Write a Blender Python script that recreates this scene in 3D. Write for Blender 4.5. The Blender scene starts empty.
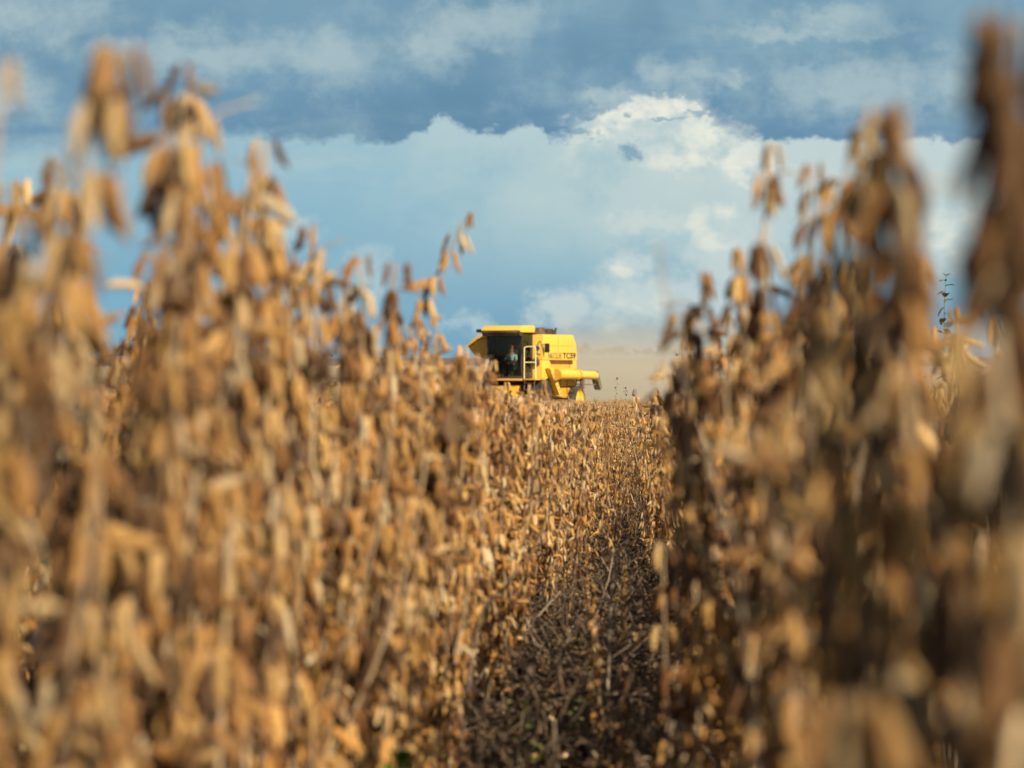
import bpy, bmesh, math, random
import numpy as np
from mathutils import Vector, Matrix, Euler

R = math.radians
scene = bpy.context.scene
COL = scene.collection

# ------------------------------------------------------------------ camera
CAM_Z = 0.85
FPX = 2400.0
cam_d = bpy.data.cameras.new("camera")
cam = bpy.data.objects.new("camera", cam_d)
COL.objects.link(cam)
cam_d.sensor_width = 36.0
cam_d.lens = FPX / 1024.0 * 36.0
cam_d.clip_start = 0.05
cam_d.clip_end = 20000
cam.location = (0, 0, CAM_Z)
cam.rotation_euler = (R(90) - math.atan(26 / FPX), 0, 0)
cam_d.dof.use_dof = True
cam_d.dof.focus_distance = 20.0
cam_d.dof.aperture_fstop = 5.3
scene.camera = cam

# ------------------------------------------------------------------ exposure
vs = scene.view_settings
vs.view_transform = 'Standard'
vs.look = 'None'
vs.exposure = 0.88
vs.gamma = 1.0
scene.cycles.max_bounces = 6
scene.cycles.diffuse_bounces = 3
scene.cycles.transparent_max_bounces = 12
scene.cycles.volume_bounces = 2

# ------------------------------------------------------------------ sun
SUN_EL = R(34)
SUN_DIR = Vector((0.62 * math.cos(SUN_EL), -0.785 * math.cos(SUN_EL), math.sin(SUN_EL)))   # towards the sun
sun_d = bpy.data.lights.new("sun", 'SUN')
sun_d.energy = 5.0
sun_d.angle = R(0.5)
sun_d.color = (1.0, 0.87, 0.67)
sun = bpy.data.objects.new("sun", sun_d)
COL.objects.link(sun)
sun.rotation_euler = SUN_DIR.to_track_quat('Z', 'Y').to_euler()


def lin(r, g, b):
    f = lambda c: (c / 255 / 12.92) if c / 255 <= 0.04045 else ((c / 255 + 0.055) / 1.055) ** 2.4
    return (f(r), f(g), f(b))


# ------------------------------------------------------------------ node helper
class NT:
    def __init__(self, tree):
        self.t = tree

    def n(self, kind, **kw):
        nd = self.t.nodes.new(kind)
        for k, v in kw.items():
            setattr(nd, k, v)
        return nd

    def put(self, sock, v):
        if isinstance(v, bpy.types.NodeSocket):
            self.t.links.new(v, sock)
        elif v is not None:
            if hasattr(sock.default_value, '__len__') and not hasattr(v, '__len__'):
                v = [v] * len(sock.default_value)
            if hasattr(v, '__len__') and len(sock.default_value) == 4 and len(v) == 3:
                v = (*v, 1)
            sock.default_value = v

    def m(self, op, a, b=None, c=None, clamp=False):
        nd = self.n('ShaderNodeMath', operation=op, use_clamp=clamp)
        for i, v in enumerate((a, b, c)):
            if v is not None:
                self.put(nd.inputs[i], v)
        return nd.outputs[0]

    def ss(self, v, lo, hi):
        nd = self.n('ShaderNodeMapRange', interpolation_type='SMOOTHSTEP')
        self.put(nd.inputs[0], v)
        self.put(nd.inputs[1], lo)
        self.put(nd.inputs[2], hi)
        return nd.outputs[0]

    def mix(self, f, a, b, blend='MIX'):
        nd = self.n('ShaderNodeMix', data_type='RGBA', blend_type=blend)
        self.put(nd.inputs[0], f)
        self.put(nd.inputs[6], a)
        self.put(nd.inputs[7], b)
        return nd.outputs[2]

    def xyz(self, x, y, z):
        nd = self.n('ShaderNodeCombineXYZ')
        for i, v in enumerate((x, y, z)):
            self.put(nd.inputs[i], v)
        return nd.outputs[0]

    def noise(self, vec, scale, detail=4, rough=0.5, dist=0.0):
        nd = self.n('ShaderNodeTexNoise')
        if vec is not None:
            self.put(nd.inputs['Vector'], vec)
        nd.inputs['Scale'].default_value = scale
        nd.inputs['Detail'].default_value = detail
        nd.inputs['Roughness'].default_value = rough
        nd.inputs['Distortion'].default_value = dist
        return nd.outputs[0]


# ------------------------------------------------------------------ sky
def build_world():
    w = bpy.data.worlds.new("World")
    scene.world = w
    w.use_nodes = True
    w.node_tree.nodes.clear()
    T = NT(w.node_tree)
    out = T.n('ShaderNodeOutputWorld')
    bg = T.n('ShaderNodeBackground')
    bg.inputs[1].default_value = 0.05
    T.t.links.new(bg.outputs[0], out.inputs[0])
    sky = T.n('ShaderNodeTexSky')
    sky.sky_type = 'NISHITA'
    sky.sun_disc = False
    sky.sun_elevation = SUN_EL
    sky.sun_rotation = math.atan2(SUN_DIR.x, SUN_DIR.y)
    sky.air_density = 1.2
    sky.dust_density = 1.0
    K = 1 / 0.05 / 2 ** vs.exposure
    c = lambda r, g, b: tuple(v * K for v in lin(r, g * 1.003, b * 0.985))
    tc = T.n('ShaderNodeTexCoord')
    sp = T.n('ShaderNodeSeparateXYZ')
    T.put(sp.inputs[0], tc.outputs['Generated'])
    x, y, z = sp.outputs
    # azimuth and elevation, both measured in 1/2400 of a radian
    U = T.m('ADD', T.m('MULTIPLY', T.m('ARCTAN2', x, y), 2400.0), 512.0)
    E = T.m('MULTIPLY', T.m('ARCSINE', z), 2400.0)
    V = T.m('SUBTRACT', 358.0, E)
    P = T.xyz(T.m('MULTIPLY', U, 0.01), T.m('MULTIPLY', V, 0.01), 0.0)
    Pflat = T.xyz(T.m('MULTIPLY', U, 0.01), T.m('MULTIPLY', V, 0.035), 3.0)
    nbig = T.noise(P, 0.5, 3, 0.5)
    nmid = T.noise(P, 1.6, 8, 0.6)
    nfine = T.noise(P, 5.0, 8, 0.65)
    nflat = T.noise(Pflat, 0.55, 7, 0.58, 0.4)
    sg = lambda n, k: T.m('MULTIPLY', T.m('SUBTRACT', n, 0.5), k)
    off = lambda k: T.xyz(T.m('ADD', T.m('MULTIPLY', U, 0.01), k), T.m('MULTIPLY', V, 0.013), k)
    wu = T.m('ADD', U, T.m('ADD', sg(T.noise(off(7.3), 2.2, 8, 0.6), 85), sg(nfine, 26)))
    wv = T.m('ADD', V, T.m('ADD', sg(T.noise(off(23.1), 2.6, 8, 0.6), 52), sg(T.noise(off(41.7), 7.0, 6, 0.65), 22)))

    # --- air under the cloud deck
    base = T.mix(T.ss(V, 355, 170), c(116, 166, 196), c(150, 190, 209))
    base = T.mix(T.m('MULTIPLY', T.ss(U, 520, 160), T.ss(V, 120, 320)), base, c(122, 175, 205))
    veil_v = T.m('MULTIPLY', T.ss(V, 335, 185), 1.0)
    veil_u = T.ss(T.m('ADD', U, sg(nmid, 260)), 300, 640)
    veil = T.m('MULTIPLY', T.m('MULTIPLY', veil_u, veil_v), 0.85)
    col = T.mix(veil, base, c(184, 207, 212))
    streak = T.m('MULTIPLY', T.ss(nflat, 0.45, 0.72), T.ss(V, 345, 180))
    col = T.mix(T.m('MULTIPLY', streak, 0.35), col, c(190, 209, 212))
    col = T.mix(T.m('MULTIPLY', T.ss(nmid, 0.52, 0.30), 0.28), col, c(142, 182, 203))
    glow = T.m('MULTIPLY', T.m('MULTIPLY', T.ss(V, 285, 165), T.ss(T.m('ADD', U, sg(nmid, 300)), 520, 760)), 0.6)
    col = T.mix(glow, col, c(205, 217, 219))
    hz = T.m('MULTIPLY', T.ss(V, 290, 356), T.ss(U, 480, 640))
    col = T.mix(T.m('MULTIPLY', hz, 0.6), col, c(130, 167, 190))

    def blobs(lst, namp, mamp, warp=1.0):
        acc = None
        wu_ = wu if warp == 1 else T.m('ADD', U, T.m('MULTIPLY', T.m('SUBTRACT', wu, U), warp))
        wv_ = wv if warp == 1 else T.m('ADD', V, T.m('MULTIPLY', T.m('SUBTRACT', wv, V), warp))
        for (u, v, ru, rv) in lst:
            du = T.m('DIVIDE', T.m('SUBTRACT', wu_, float(u)), float(ru))
            dv = T.m('DIVIDE', T.m('SUBTRACT', wv_, float(v)), float(rv))
            d = T.m('SQRT', T.m('ADD', T.m('MULTIPLY', du, du), T.m('MULTIPLY', dv, dv)))
            k = T.m('SUBTRACT', 1.0, d)
            acc = k if acc is None else T.m('SMOOTH_MAX', acc, k, 0.2)
        return T.m('ADD', T.m('ADD', acc, sg(nfine, namp)), sg(nmid, mamp))

    # low, soft cumulus near the horizon
    b1 = blobs([(372, 275, 30, 42), (300, 232, 40, 14), (466, 322, 30, 16), (350, 302, 34, 26)], 0.5, 0.7)
    col = T.mix(T.m('MULTIPLY', T.ss(b1, -0.05, 0.8), 0.62), col, c(188, 210, 217))
    b2 = blobs([(640, 300, 80, 44), (560, 308, 44, 32), (700, 300, 60, 38), (630, 264, 36, 24), (740, 262, 70, 56), (650, 222, 60, 18)], 0.6, 0.9)
    col = T.mix(T.m('MULTIPLY', T.ss(b2, -0.05, 0.75), 0.78), col, c(204, 217, 219))
    b3 = blobs([(699, 224, 15, 22), (725, 217, 17, 14), (714, 240, 30, 14), (643, 300, 36, 18), (622, 270, 20, 12), (938, 240, 52, 42), (965, 226, 36, 28)], 0.7, 0.7, 0.45)
    col = T.mix(T.m('MULTIPLY', T.ss(b3, -0.1, 0.85), 0.8), col, T.mix(T.ss(T.noise(off(11.9), 3.2, 5, 0.55), 0.36, 0.6), c(198, 213, 216), c(228, 231, 223)))

    # --- the dark deck, with a ragged lower edge
    fc = T.n('ShaderNodeFloatCurve')
    pts = [(-400, 150), (0, 155), (120, 142), (230, 137), (330, 141), (405, 141), (426, 130), (436, 118), (470, 126), (500, 133),
           (538, 126), (548, 139), (574, 139), (582, 126), (606, 112), (640, 101), (690, 98), (704, 122), (730, 140),
           (850, 141), (1024, 146), (1500, 150)]
    cv = fc.mapping.curves[0]
    nx = lambda u: (u + 400) / 1900.0
    cv.points[0].location = (nx(pts[0][0]), pts[0][1] / 300)
    cv.points[1].location = (nx(pts[-1][0]), pts[-1][1] / 300)
    for u, v in pts[1:-1]:
        cv.points.new(nx(u), v / 300)
    for p in cv.points:
        p.handle_type = 'VECTOR'
    fc.mapping.update()
    T.put(fc.inputs['Value'], T.m('DIVIDE', T.m('ADD', T.m('ADD', U, T.m('MULTIPLY', T.m('SUBTRACT', wu, U), 0.6)), 400.0), 1900.0))
    edge = T.m('MULTIPLY', fc.outputs[0], 300.0)
    dd = T.m('SUBTRACT', edge, T.m('ADD', V, T.m('MULTIPLY', T.m('SUBTRACT', wv, V), 0.75)))   # > 0 inside the deck
    soft = T.m('ADD', 5.0, T.m('MULTIPLY', T.ss(U, 420, 60), 13.0))
    deck = T.ss(dd, T.m('MULTIPLY', soft, -1.0), soft)
    dcol = T.mix(T.ss(dd, 0, 75), c(99, 143, 177), c(118, 158, 185))
    dcol = T.mix(T.m('MULTIPLY', T.ss(nflat, 0.42, 0.66), 0.6), dcol, c(140, 174, 193))
    dcol = T.mix(T.m('MULTIPLY', T.ss(nbig, 0.56, 0.34), 0.7), dcol, c(92, 136, 168))
    dcol = T.mix(T.m('MULTIPLY', T.ss(nmid, 0.46, 0.76), 0.55), dcol, c(156, 184, 199))
    b4 = blobs([(320, 62, 100, 36), (20, 22, 150, 44), (470, 26, 110, 34), (440, 46, 46, 44), (200, 60, 170, 34), (830, 26, 70, 20), (810, 36, 120, 12),
                (860, 92, 120, 42), (960, 88, 90, 42), (700, 78, 60, 26), (664, 74, 34, 20), (600, 98, 30, 12), (728, 80, 16, 20), (20, 100, 60, 34)], 0.7, 1.2)
    dcol = T.mix(T.m('MULTIPLY', T.ss(b4, -0.1, 1.0), 0.8), dcol, c(172, 195, 205))
    col = T.mix(deck, col, dcol)

    # --- the sunlit white cumulus rising into the deck
    wn = T.noise(off(11.9), 3.2, 5, 0.55)
    white = T.mix(T.ss(wn, 0.34, 0.6), c(186, 205, 211), c(238, 238, 227))
    rim = T.m('MULTIPLY', T.ss(dd, 4, -3), T.ss(dd, -52, -3))
    rim_u = T.m('MULTIPLY', T.ss(U, 545, 600), T.ss(U, 790, 700))
    col = T.mix(T.m('MULTIPLY', T.m('MULTIPLY', rim, rim_u), T.m('ADD', 0.6, sg(wn, 1.6)), clamp=True), col, white)
    rim2 = T.m('MULTIPLY', rim, T.m('MULTIPLY', T.ss(U, 400, 430), T.ss(U, 590, 500)))
    col = T.mix(T.m('MULTIPLY', rim2, 0.35), col, c(196, 214, 218))
    b5 = blobs([(640, 116, 60, 20), (676, 107, 34, 15), (596, 128, 42, 12), (706, 138, 60, 24), (700, 156, 90, 26), (750, 170, 60, 20)], 0.8, 0.6, 0.8)
    col = T.mix(T.m('MULTIPLY', T.ss(b5, -0.05, 0.9), 0.85), col, white)
    b6 = T.m('MULTIPLY', T.ss(blobs([(632, 153, 20, 10)], 0.4, 0.1), 0.0, 0.8), T.ss(V, 166, 159))
    col = T.mix(T.m('MULTIPLY', b6, 0.8), col, c(116, 157, 184))
    b7 = blobs([(626, 117, 12, 8), (668, 119, 20, 5), (582, 134, 22, 6), (690, 117, 14, 8)], 1.0, 0.3)
    col = T.mix(T.m('MULTIPLY', T.ss(b7, 0.05, 0.7), 0.7), col, c(120, 160, 186))

    # --- the cloud bank stands in front; the rest of the dome is the clear sky with thin cloud
    bank = T.m('MULTIPLY', T.m('MULTIPLY', T.ss(U, -1800, -300), T.ss(U, 2800, 1300)), T.ss(E, 900, 400))
    thin = T.m('MULTIPLY', T.ss(T.noise(tc.outputs['Generated'], 3.0, 5, 0.55), 0.48, 0.7), 0.5)
    rest = T.mix(thin, sky.outputs[0], c(150, 172, 190))
    rest = T.mix(T.m('MULTIPLY', T.ss(y, -0.35, 0.35), 0.85), rest, c(78, 104, 126))      # unseen rest of the deck overhead, darkened to cut fill light
    fin = T.mix(T.m('MULTIPLY', bank, 0.97), rest, col)
    hs = T.n('ShaderNodeHueSaturation')
    hs.inputs['Saturation'].default_value = 0.96
    T.put(hs.inputs['Color'], fin)
    T.put(bg.inputs[0], hs.outputs[0])
    w.cycles.sampling_method = 'MANUAL'
    w.cycles.sample_map_resolution = 512


build_world()

# ------------------------------------------------------------------ terrain
ROW_YAW = R(3.3)
RD = Vector((math.sin(ROW_YAW), math.cos(ROW_YAW), 0))
RP = Vector((math.cos(ROW_YAW), -math.sin(ROW_YAW), 0))
SLOPE = 0.0158


def ground_z(y):
    y = np.asarray(y, float)
    z = -SLOPE * np.minimum(y, 140)
    z0 = -SLOPE * 140
    t = np.clip((y - 140) / (1500 - 140), 0, 1)
    z = z + (0.92 - z0) * (t * t * (3 - 2 * t)) * (y > 140)
    z = z - np.maximum(y - 1500, 0) * 0.004
    return z


def gz(y):
    return float(ground_z(y))


def tag(o, label=None, cat=None, group=None, kind=None):
    if label: o['label'] = label
    if cat: o['category'] = cat
    if group: o['group'] = group
    if kind: o['kind'] = kind
    return o


def empty(name, loc=(0, 0, 0), rot=(0, 0, 0), scale=1.0):
    o = bpy.data.objects.new(name, None)
    o.empty_display_size = 0.1
    COL.objects.link(o)
    o.location = loc
    o.rotation_euler = rot
    o.scale = (scale,) * 3 if not hasattr(scale, '__len__') else scale
    return o


def link(name, me, parent=None):
    o = bpy.data.objects.new(name, me)
    COL.objects.link(o)
    if parent: o.parent = parent
    return o


def np_mesh(name, verts, tris, mat, tint=None, smooth=True):
    """verts (n,3), tris (m,3)"""
    me = bpy.data.meshes.new(name)
    verts = np.ascontiguousarray(verts, np.float32)
    tris = np.ascontiguousarray(tris, np.int32)
    me.vertices.add(len(verts))
    me.vertices.foreach_set('co', verts.ravel())
    me.loops.add(tris.size)
    me.loops.foreach_set('vertex_index', tris.ravel())
    me.polygons.add(len(tris))
    me.polygons.foreach_set('loop_start', np.arange(0, tris.size, 3, dtype=np.int32))
    me.polygons.foreach_set('use_smooth', np.full(len(tris), smooth))
    if tint is not None:
        a = me.attributes.new('tint', 'FLOAT', 'POINT')
        a.data.foreach_set('value', np.ascontiguousarray(tint, np.float32))
    me.update(calc_edges=True)
    if mat is not None:
        for m in (mat if isinstance(mat, (list, tuple)) else [mat]):
            me.materials.append(m)
    return me


def new_mat(name):
    m = bpy.data.materials.new(name)
    m.use_nodes = True
    m.node_tree.nodes.clear()
    T = NT(m.node_tree)
    out = T.n('ShaderNodeOutputMaterial')
    return m, T, out


def pbsdf(T, out, color, rough=0.6, metal=0.0, bump=None, bump_d=0.01, spec=0.5, bump_s=1.0):
    b = T.n('ShaderNodeBsdfPrincipled')
    T.put(b.inputs['Base Color'], color)
    T.put(b.inputs['Roughness'], rough)
    T.put(b.inputs['Metallic'], metal)
    T.put(b.inputs['Specular IOR Level'], spec)
    if bump is not None:
        bn = T.n('ShaderNodeBump')
        bn.inputs['Distance'].default_value = bump_d
        bn.inputs['Strength'].default_value = bump_s
        T.put(bn.inputs['Height'], bump)
        T.t.links.new(bn.outputs[0], b.inputs['Normal'])
    T.t.links.new(b.outputs[0], out.inputs[0])
    return b


def mat_ground():
    m, T, out = new_mat('field_soil')
    tc = T.n('ShaderNodeNewGeometry')
    pos = tc.outputs['Position']
    sp = T.n('ShaderNodeSeparateXYZ')
    T.put(sp.inputs[0], pos)
    n1 = T.noise(pos, 9, 6, 0.65)
    n2 = T.noise(pos, 60, 5, 0.6)
    n3 = T.noise(pos, 0.02, 4, 0.5)
    n4 = T.noise(pos, 0.35, 4, 0.6)
    soil = T.mix(T.ss(n1, 0.35, 0.65), (0.035, 0.022, 0.014), (0.085, 0.052, 0.032))
    soil = T.mix(T.m('MULTIPLY', T.ss(n2, 0.52, 0.68), 0.5), soil, (0.20, 0.145, 0.085))
    stub = T.mix(T.ss(n4, 0.3, 0.7), (0.25, 0.185, 0.115), (0.36, 0.27, 0.165))
    stub = T.mix(T.m('MULTIPLY', T.ss(n3, 0.55, 0.65), 0.5), stub, (0.17, 0.19, 0.09))
    yy = T.m('ADD', sp.outputs[1], T.m('MULTIPLY', T.m('SUBTRACT', n3, 0.5), 160))
    plough = T.mix(T.ss(T.noise(pos, 0.05, 3, 0.5), 0.4, 0.6), (0.125, 0.085, 0.075), (0.165, 0.115, 0.095))
    c = T.mix(T.ss(sp.outputs[1], 78, 92), soil, stub)
    c = T.mix(T.ss(yy, 620, 680), c, plough)
    pbsdf(T, out, c, 0.95, bump=T.m('ADD', n1, T.m('MULTIPLY', n2, 0.4)), bump_d=0.03, spec=0.1)
    return m


def build_ground():
    xs = np.concatenate([-np.geomspace(9000, 3, 60), np.linspace(-2.8, 2.8, 57), np.geomspace(3, 9000, 60)])
    ys = np.concatenate([[-600, -200, -60, -20, -8], np.linspace(-4, 30, 171), np.geomspace(30.4, 1500, 90), np.geomspace(1560, 12000, 24)])
    X, Y = np.meshgrid(xs, ys)
    Z = ground_z(Y)
    rs = np.random.RandomState(3)
    near = (np.abs(X) < 3) & (Y < 30)
    off = (X - Y * math.tan(ROW_YAW))
    Z = Z + near * (rs.normal(0, 0.012, X.shape) + 0.025 * np.cos((off + 0.17) / 0.33 * math.pi))
    v = np.stack([X, Y, Z], -1).reshape(-1, 3)
    nx, ny = len(xs), len(ys)
    i = (np.arange(ny - 1)[:, None] * nx + np.arange(nx - 1)[None, :]).ravel()
    t = np.concatenate([np.stack([i, i + 1, i + nx + 1], 1), np.stack([i, i + nx + 1, i + nx], 1)])
    o = link('ground', np_mesh('ground', v, t, mat_ground()))
    tag(o, 'dark soil of the field with pale stubble beyond the standing crop', 'ground', kind='structure')


build_ground()


# ------------------------------------------------------------------ plant materials
def mat_pod(name='dry_pod', shade=1.0):
    m, T, out = new_mat(name)
    at = T.n('ShaderNodeAttribute', attribute_name='tint')
    oi = T.n('ShaderNodeObjectInfo')
    r = T.m('MULTIPLY', T.m('FRACT', T.m('ADD', at.outputs['Fac'], oi.outputs['Random'])), shade)
    cr = T.n('ShaderNodeValToRGB')
    T.put(cr.inputs[0], r)
    e = cr.color_ramp.elements
    e[0].position = 0.0; e[0].color = (0.05, 0.020, 0.005, 1)
    e[1].position = 1.0; e[1].color = (0.68, 0.54, 0.34, 1)
    for p, c in ((0.28, (0.16, 0.062, 0.013)), (0.5, (0.41, 0.19, 0.043)), (0.74, (0.58, 0.315, 0.085)), (0.9, (0.66, 0.43, 0.165))):
        k = e.new(p); k.color = (*c, 1)
    tc = T.n('ShaderNodeTexCoord')
    n = T.noise(tc.outputs['Object'], 120, 4, 0.6)
    n2 = T.noise(tc.outputs['Object'], 700, 2, 0.6)
    c = T.mix(T.m('MULTIPLY', T.ss(n, 0.45, 0.75), 0.45), cr.outputs[0], (0.13, 0.06, 0.018))
    b = T.n('ShaderNodeBsdfPrincipled')
    T.put(b.inputs['Base Color'], c)
    b.inputs['Roughness'].default_value = 0.68
    b.inputs['Specular IOR Level'].default_value = 0.3
    b.inputs['Sheen Weight'].default_value = 0.25
    b.inputs['Sheen Tint'].default_value = (1, 0.85, 0.6, 1)
    bn = T.n('ShaderNodeBump')
    bn.inputs['Distance'].default_value = 0.001
    T.put(bn.inputs['Height'], T.m('ADD', n, T.m('MULTIPLY', n2, 0.5)))
    T.t.links.new(bn.outputs[0], b.inputs['Normal'])
    tr = T.n('ShaderNodeBsdfTranslucent')
    T.put(tr.inputs[0], T.mix(0.5, c, (0.6, 0.28, 0.07)))
    mx = T.n('ShaderNodeMixShader')
    mx.inputs[0].default_value = 0.22
    T.t.links.new(b.outputs[0], mx.inputs[1])
    T.t.links.new(tr.outputs[0], mx.inputs[2])
    T.t.links.new(mx.outputs[0], out.inputs[0])
    return m


def mat_stem(name, c0, c1, rough=0.8):
    m, T, out = new_mat(name)
    at = T.n('ShaderNodeAttribute', attribute_name='tint')
    oi = T.n('ShaderNodeObjectInfo')
    tc = T.n('ShaderNodeTexCoord')
    n = T.noise(tc.outputs['Object'], 40, 5, 0.6)
    r = T.m('FRACT', T.m('ADD', at.outputs['Fac'], oi.outputs['Random']))
    f = T.m('ADD', T.m('MULTIPLY', r, 0.6), T.m('MULTIPLY', T.m('SUBTRACT', n, 0.3), 0.8), clamp=True)
    pbsdf(T, out, T.mix(f, c0, c1), rough, bump=n, bump_d=0.002, spec=0.25)
    return m


M_POD = mat_pod()
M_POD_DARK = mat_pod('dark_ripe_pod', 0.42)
M_STEM = mat_stem('dry_stem', (0.13, 0.080, 0.042), (0.44, 0.325, 0.195))
M_LEAF = mat_stem('withered_leaf', (0.06, 0.032, 0.015), (0.20, 0.125, 0.06))
M_GREEN = mat_stem('weed_leaf', (0.07, 0.085, 0.02), (0.18, 0.17, 0.05), 0.55)
M_FRESH = mat_stem('fresh_weed_leaf', (0.05, 0.16, 0.018), (0.08, 0.24, 0.03), 0.5)
M_WSTEM = mat_stem('weed_stem', (0.09, 0.095, 0.03), (0.17, 0.15, 0.06))
M_SHADED = mat_stem('shaded_residue', (0.045, 0.028, 0.017), (0.19, 0.135, 0.085))  # litter stems, colour darkened to stand in for shade in the furrow
M_GREY = mat_stem('weathered_stalk', (0.15, 0.115, 0.08), (0.33, 0.265, 0.19))


# ------------------------------------------------------------------ geometry templates
def pod_template(nr, ns, bumps):
    """unit pod along +Z: z 0..1, half width in x, half thickness in y"""
    vs_, ts = [(0.0, 0.0, -0.03)], []
    for i in range(nr):
        t = 0.04 + 0.90 * i / (nr - 1)
        env = (math.sin(math.pi * min(1, t * 0.93 + 0.05)) ** 0.55)
        if t > 0.75: env *= 1 - 0.55 * ((t - 0.75) / 0.25) ** 1.6
        bu = 1 + 0.20 * math.cos(2 * math.pi * (t * bumps - 0.5)) if bumps else 1
        cx = 0.10 * (t - 0.5) ** 2 * 2
        for j in range(ns):
            a = 2 * math.pi * j / ns
            vs_.append((cx + 0.122 * env * bu * math.cos(a), 0.080 * env * bu * (math.sin(a)), t))
    tip = len(vs_)
    vs_.append((0.10, 0, 1.07))
    for j in range(ns):
        ts.append((0, 1 + (j + 1) % ns, 1 + j))
    for i in range(nr - 1):
        for j in range(ns):
            a = 1 + i * ns + j; b = 1 + i * ns + (j + 1) % ns
            ts += [(a, b, b + ns), (a, b + ns, a + ns)]
    l = 1 + (nr - 1) * ns
    for j in range(ns):
        ts.append((l + j, l + (j + 1) % ns, tip))
    return np.array(vs_), np.array(ts)


POD_T = {0: pod_template(9, 8, 3), 1: pod_template(4, 5, 0), 2: pod_template(2, 3, 0)}
POD_T[2][0][1:-1, :2] *= 1.25


def leaf_template():
    vs_, ts = [], []
    n = 6
    for i in range(n):
        t = i / (n - 1)
        w = 0.30 * math.sin(math.pi * min(1, 0.08 + t * 0.92)) ** 0.8
        dz = -0.35 * t * t
        for s in (-1, 0, 1):
            vs_.append((s * w, t, dz + (0.12 * w / 0.3 if s else 0) + 0.03 * math.sin(7 * t + s)))
    for i in range(n - 1):
        for j in range(2):
            a = i * 3 + j
            ts += [(a, a + 1, a + 4), (a, a + 4, a + 3)]
    return np.array(vs_), np.array(ts)


LEAF_T = leaf_template()


def tube_np(pts, rad, ns):
    pts = np.asarray(pts, float); rad = np.asarray(rad, float)
    n = len(pts)
    d = np.gradient(pts, axis=0)
    d /= np.linalg.norm(d, axis=1)[:, None] + 1e-9
    ref = np.array([0.31, 0.95, 0.05]) if abs(d[:, 2]).mean() > 0.5 else np.array([0, 0.1, 1.0])
    u = np.cross(d, ref); u /= np.linalg.norm(u, axis=1)[:, None] + 1e-9
    w = np.cross(d, u)
    a = np.arange(ns) * 2 * math.pi / ns
    v = pts[:, None, :] + rad[:, None, None] * (np.cos(a)[None, :, None] * u[:, None, :] + np.sin(a)[None, :, None] * w[:, None, :])
    v = v.reshape(-1, 3)
    i = (np.arange(n - 1)[:, None] * ns + np.arange(ns)[None, :]).ravel()
    j = (np.arange(n - 1)[:, None] * ns + (np.arange(ns)[None, :] + 1) % ns).ravel()
    t = np.concatenate([np.stack([i, j, j + ns], 1), np.stack([i, j + ns, i + ns], 1)])
    e = (n - 1) * ns
    cap = [(e, e + k, e + k + 1) for k in range(1, ns - 1)]
    if cap: t = np.concatenate([t, np.array(cap)])
    return v, t


def merge(parts):
    V, Tt, o = [], [], 0
    for v, t in parts:
        V.append(v); Tt.append(t + o); o += len(v)
    return np.concatenate(V), np.concatenate(Tt)


def frame_from_dir(d, roll):
    d = d / (np.linalg.norm(d) + 1e-9)
    ref = np.array([math.cos(roll), math.sin(roll), 0.13])
    x = np.cross(ref, d); x /= np.linalg.norm(x) + 1e-9
    y = np.cross(d, x)
    return np.stack([x, y, d], 1)


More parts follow.
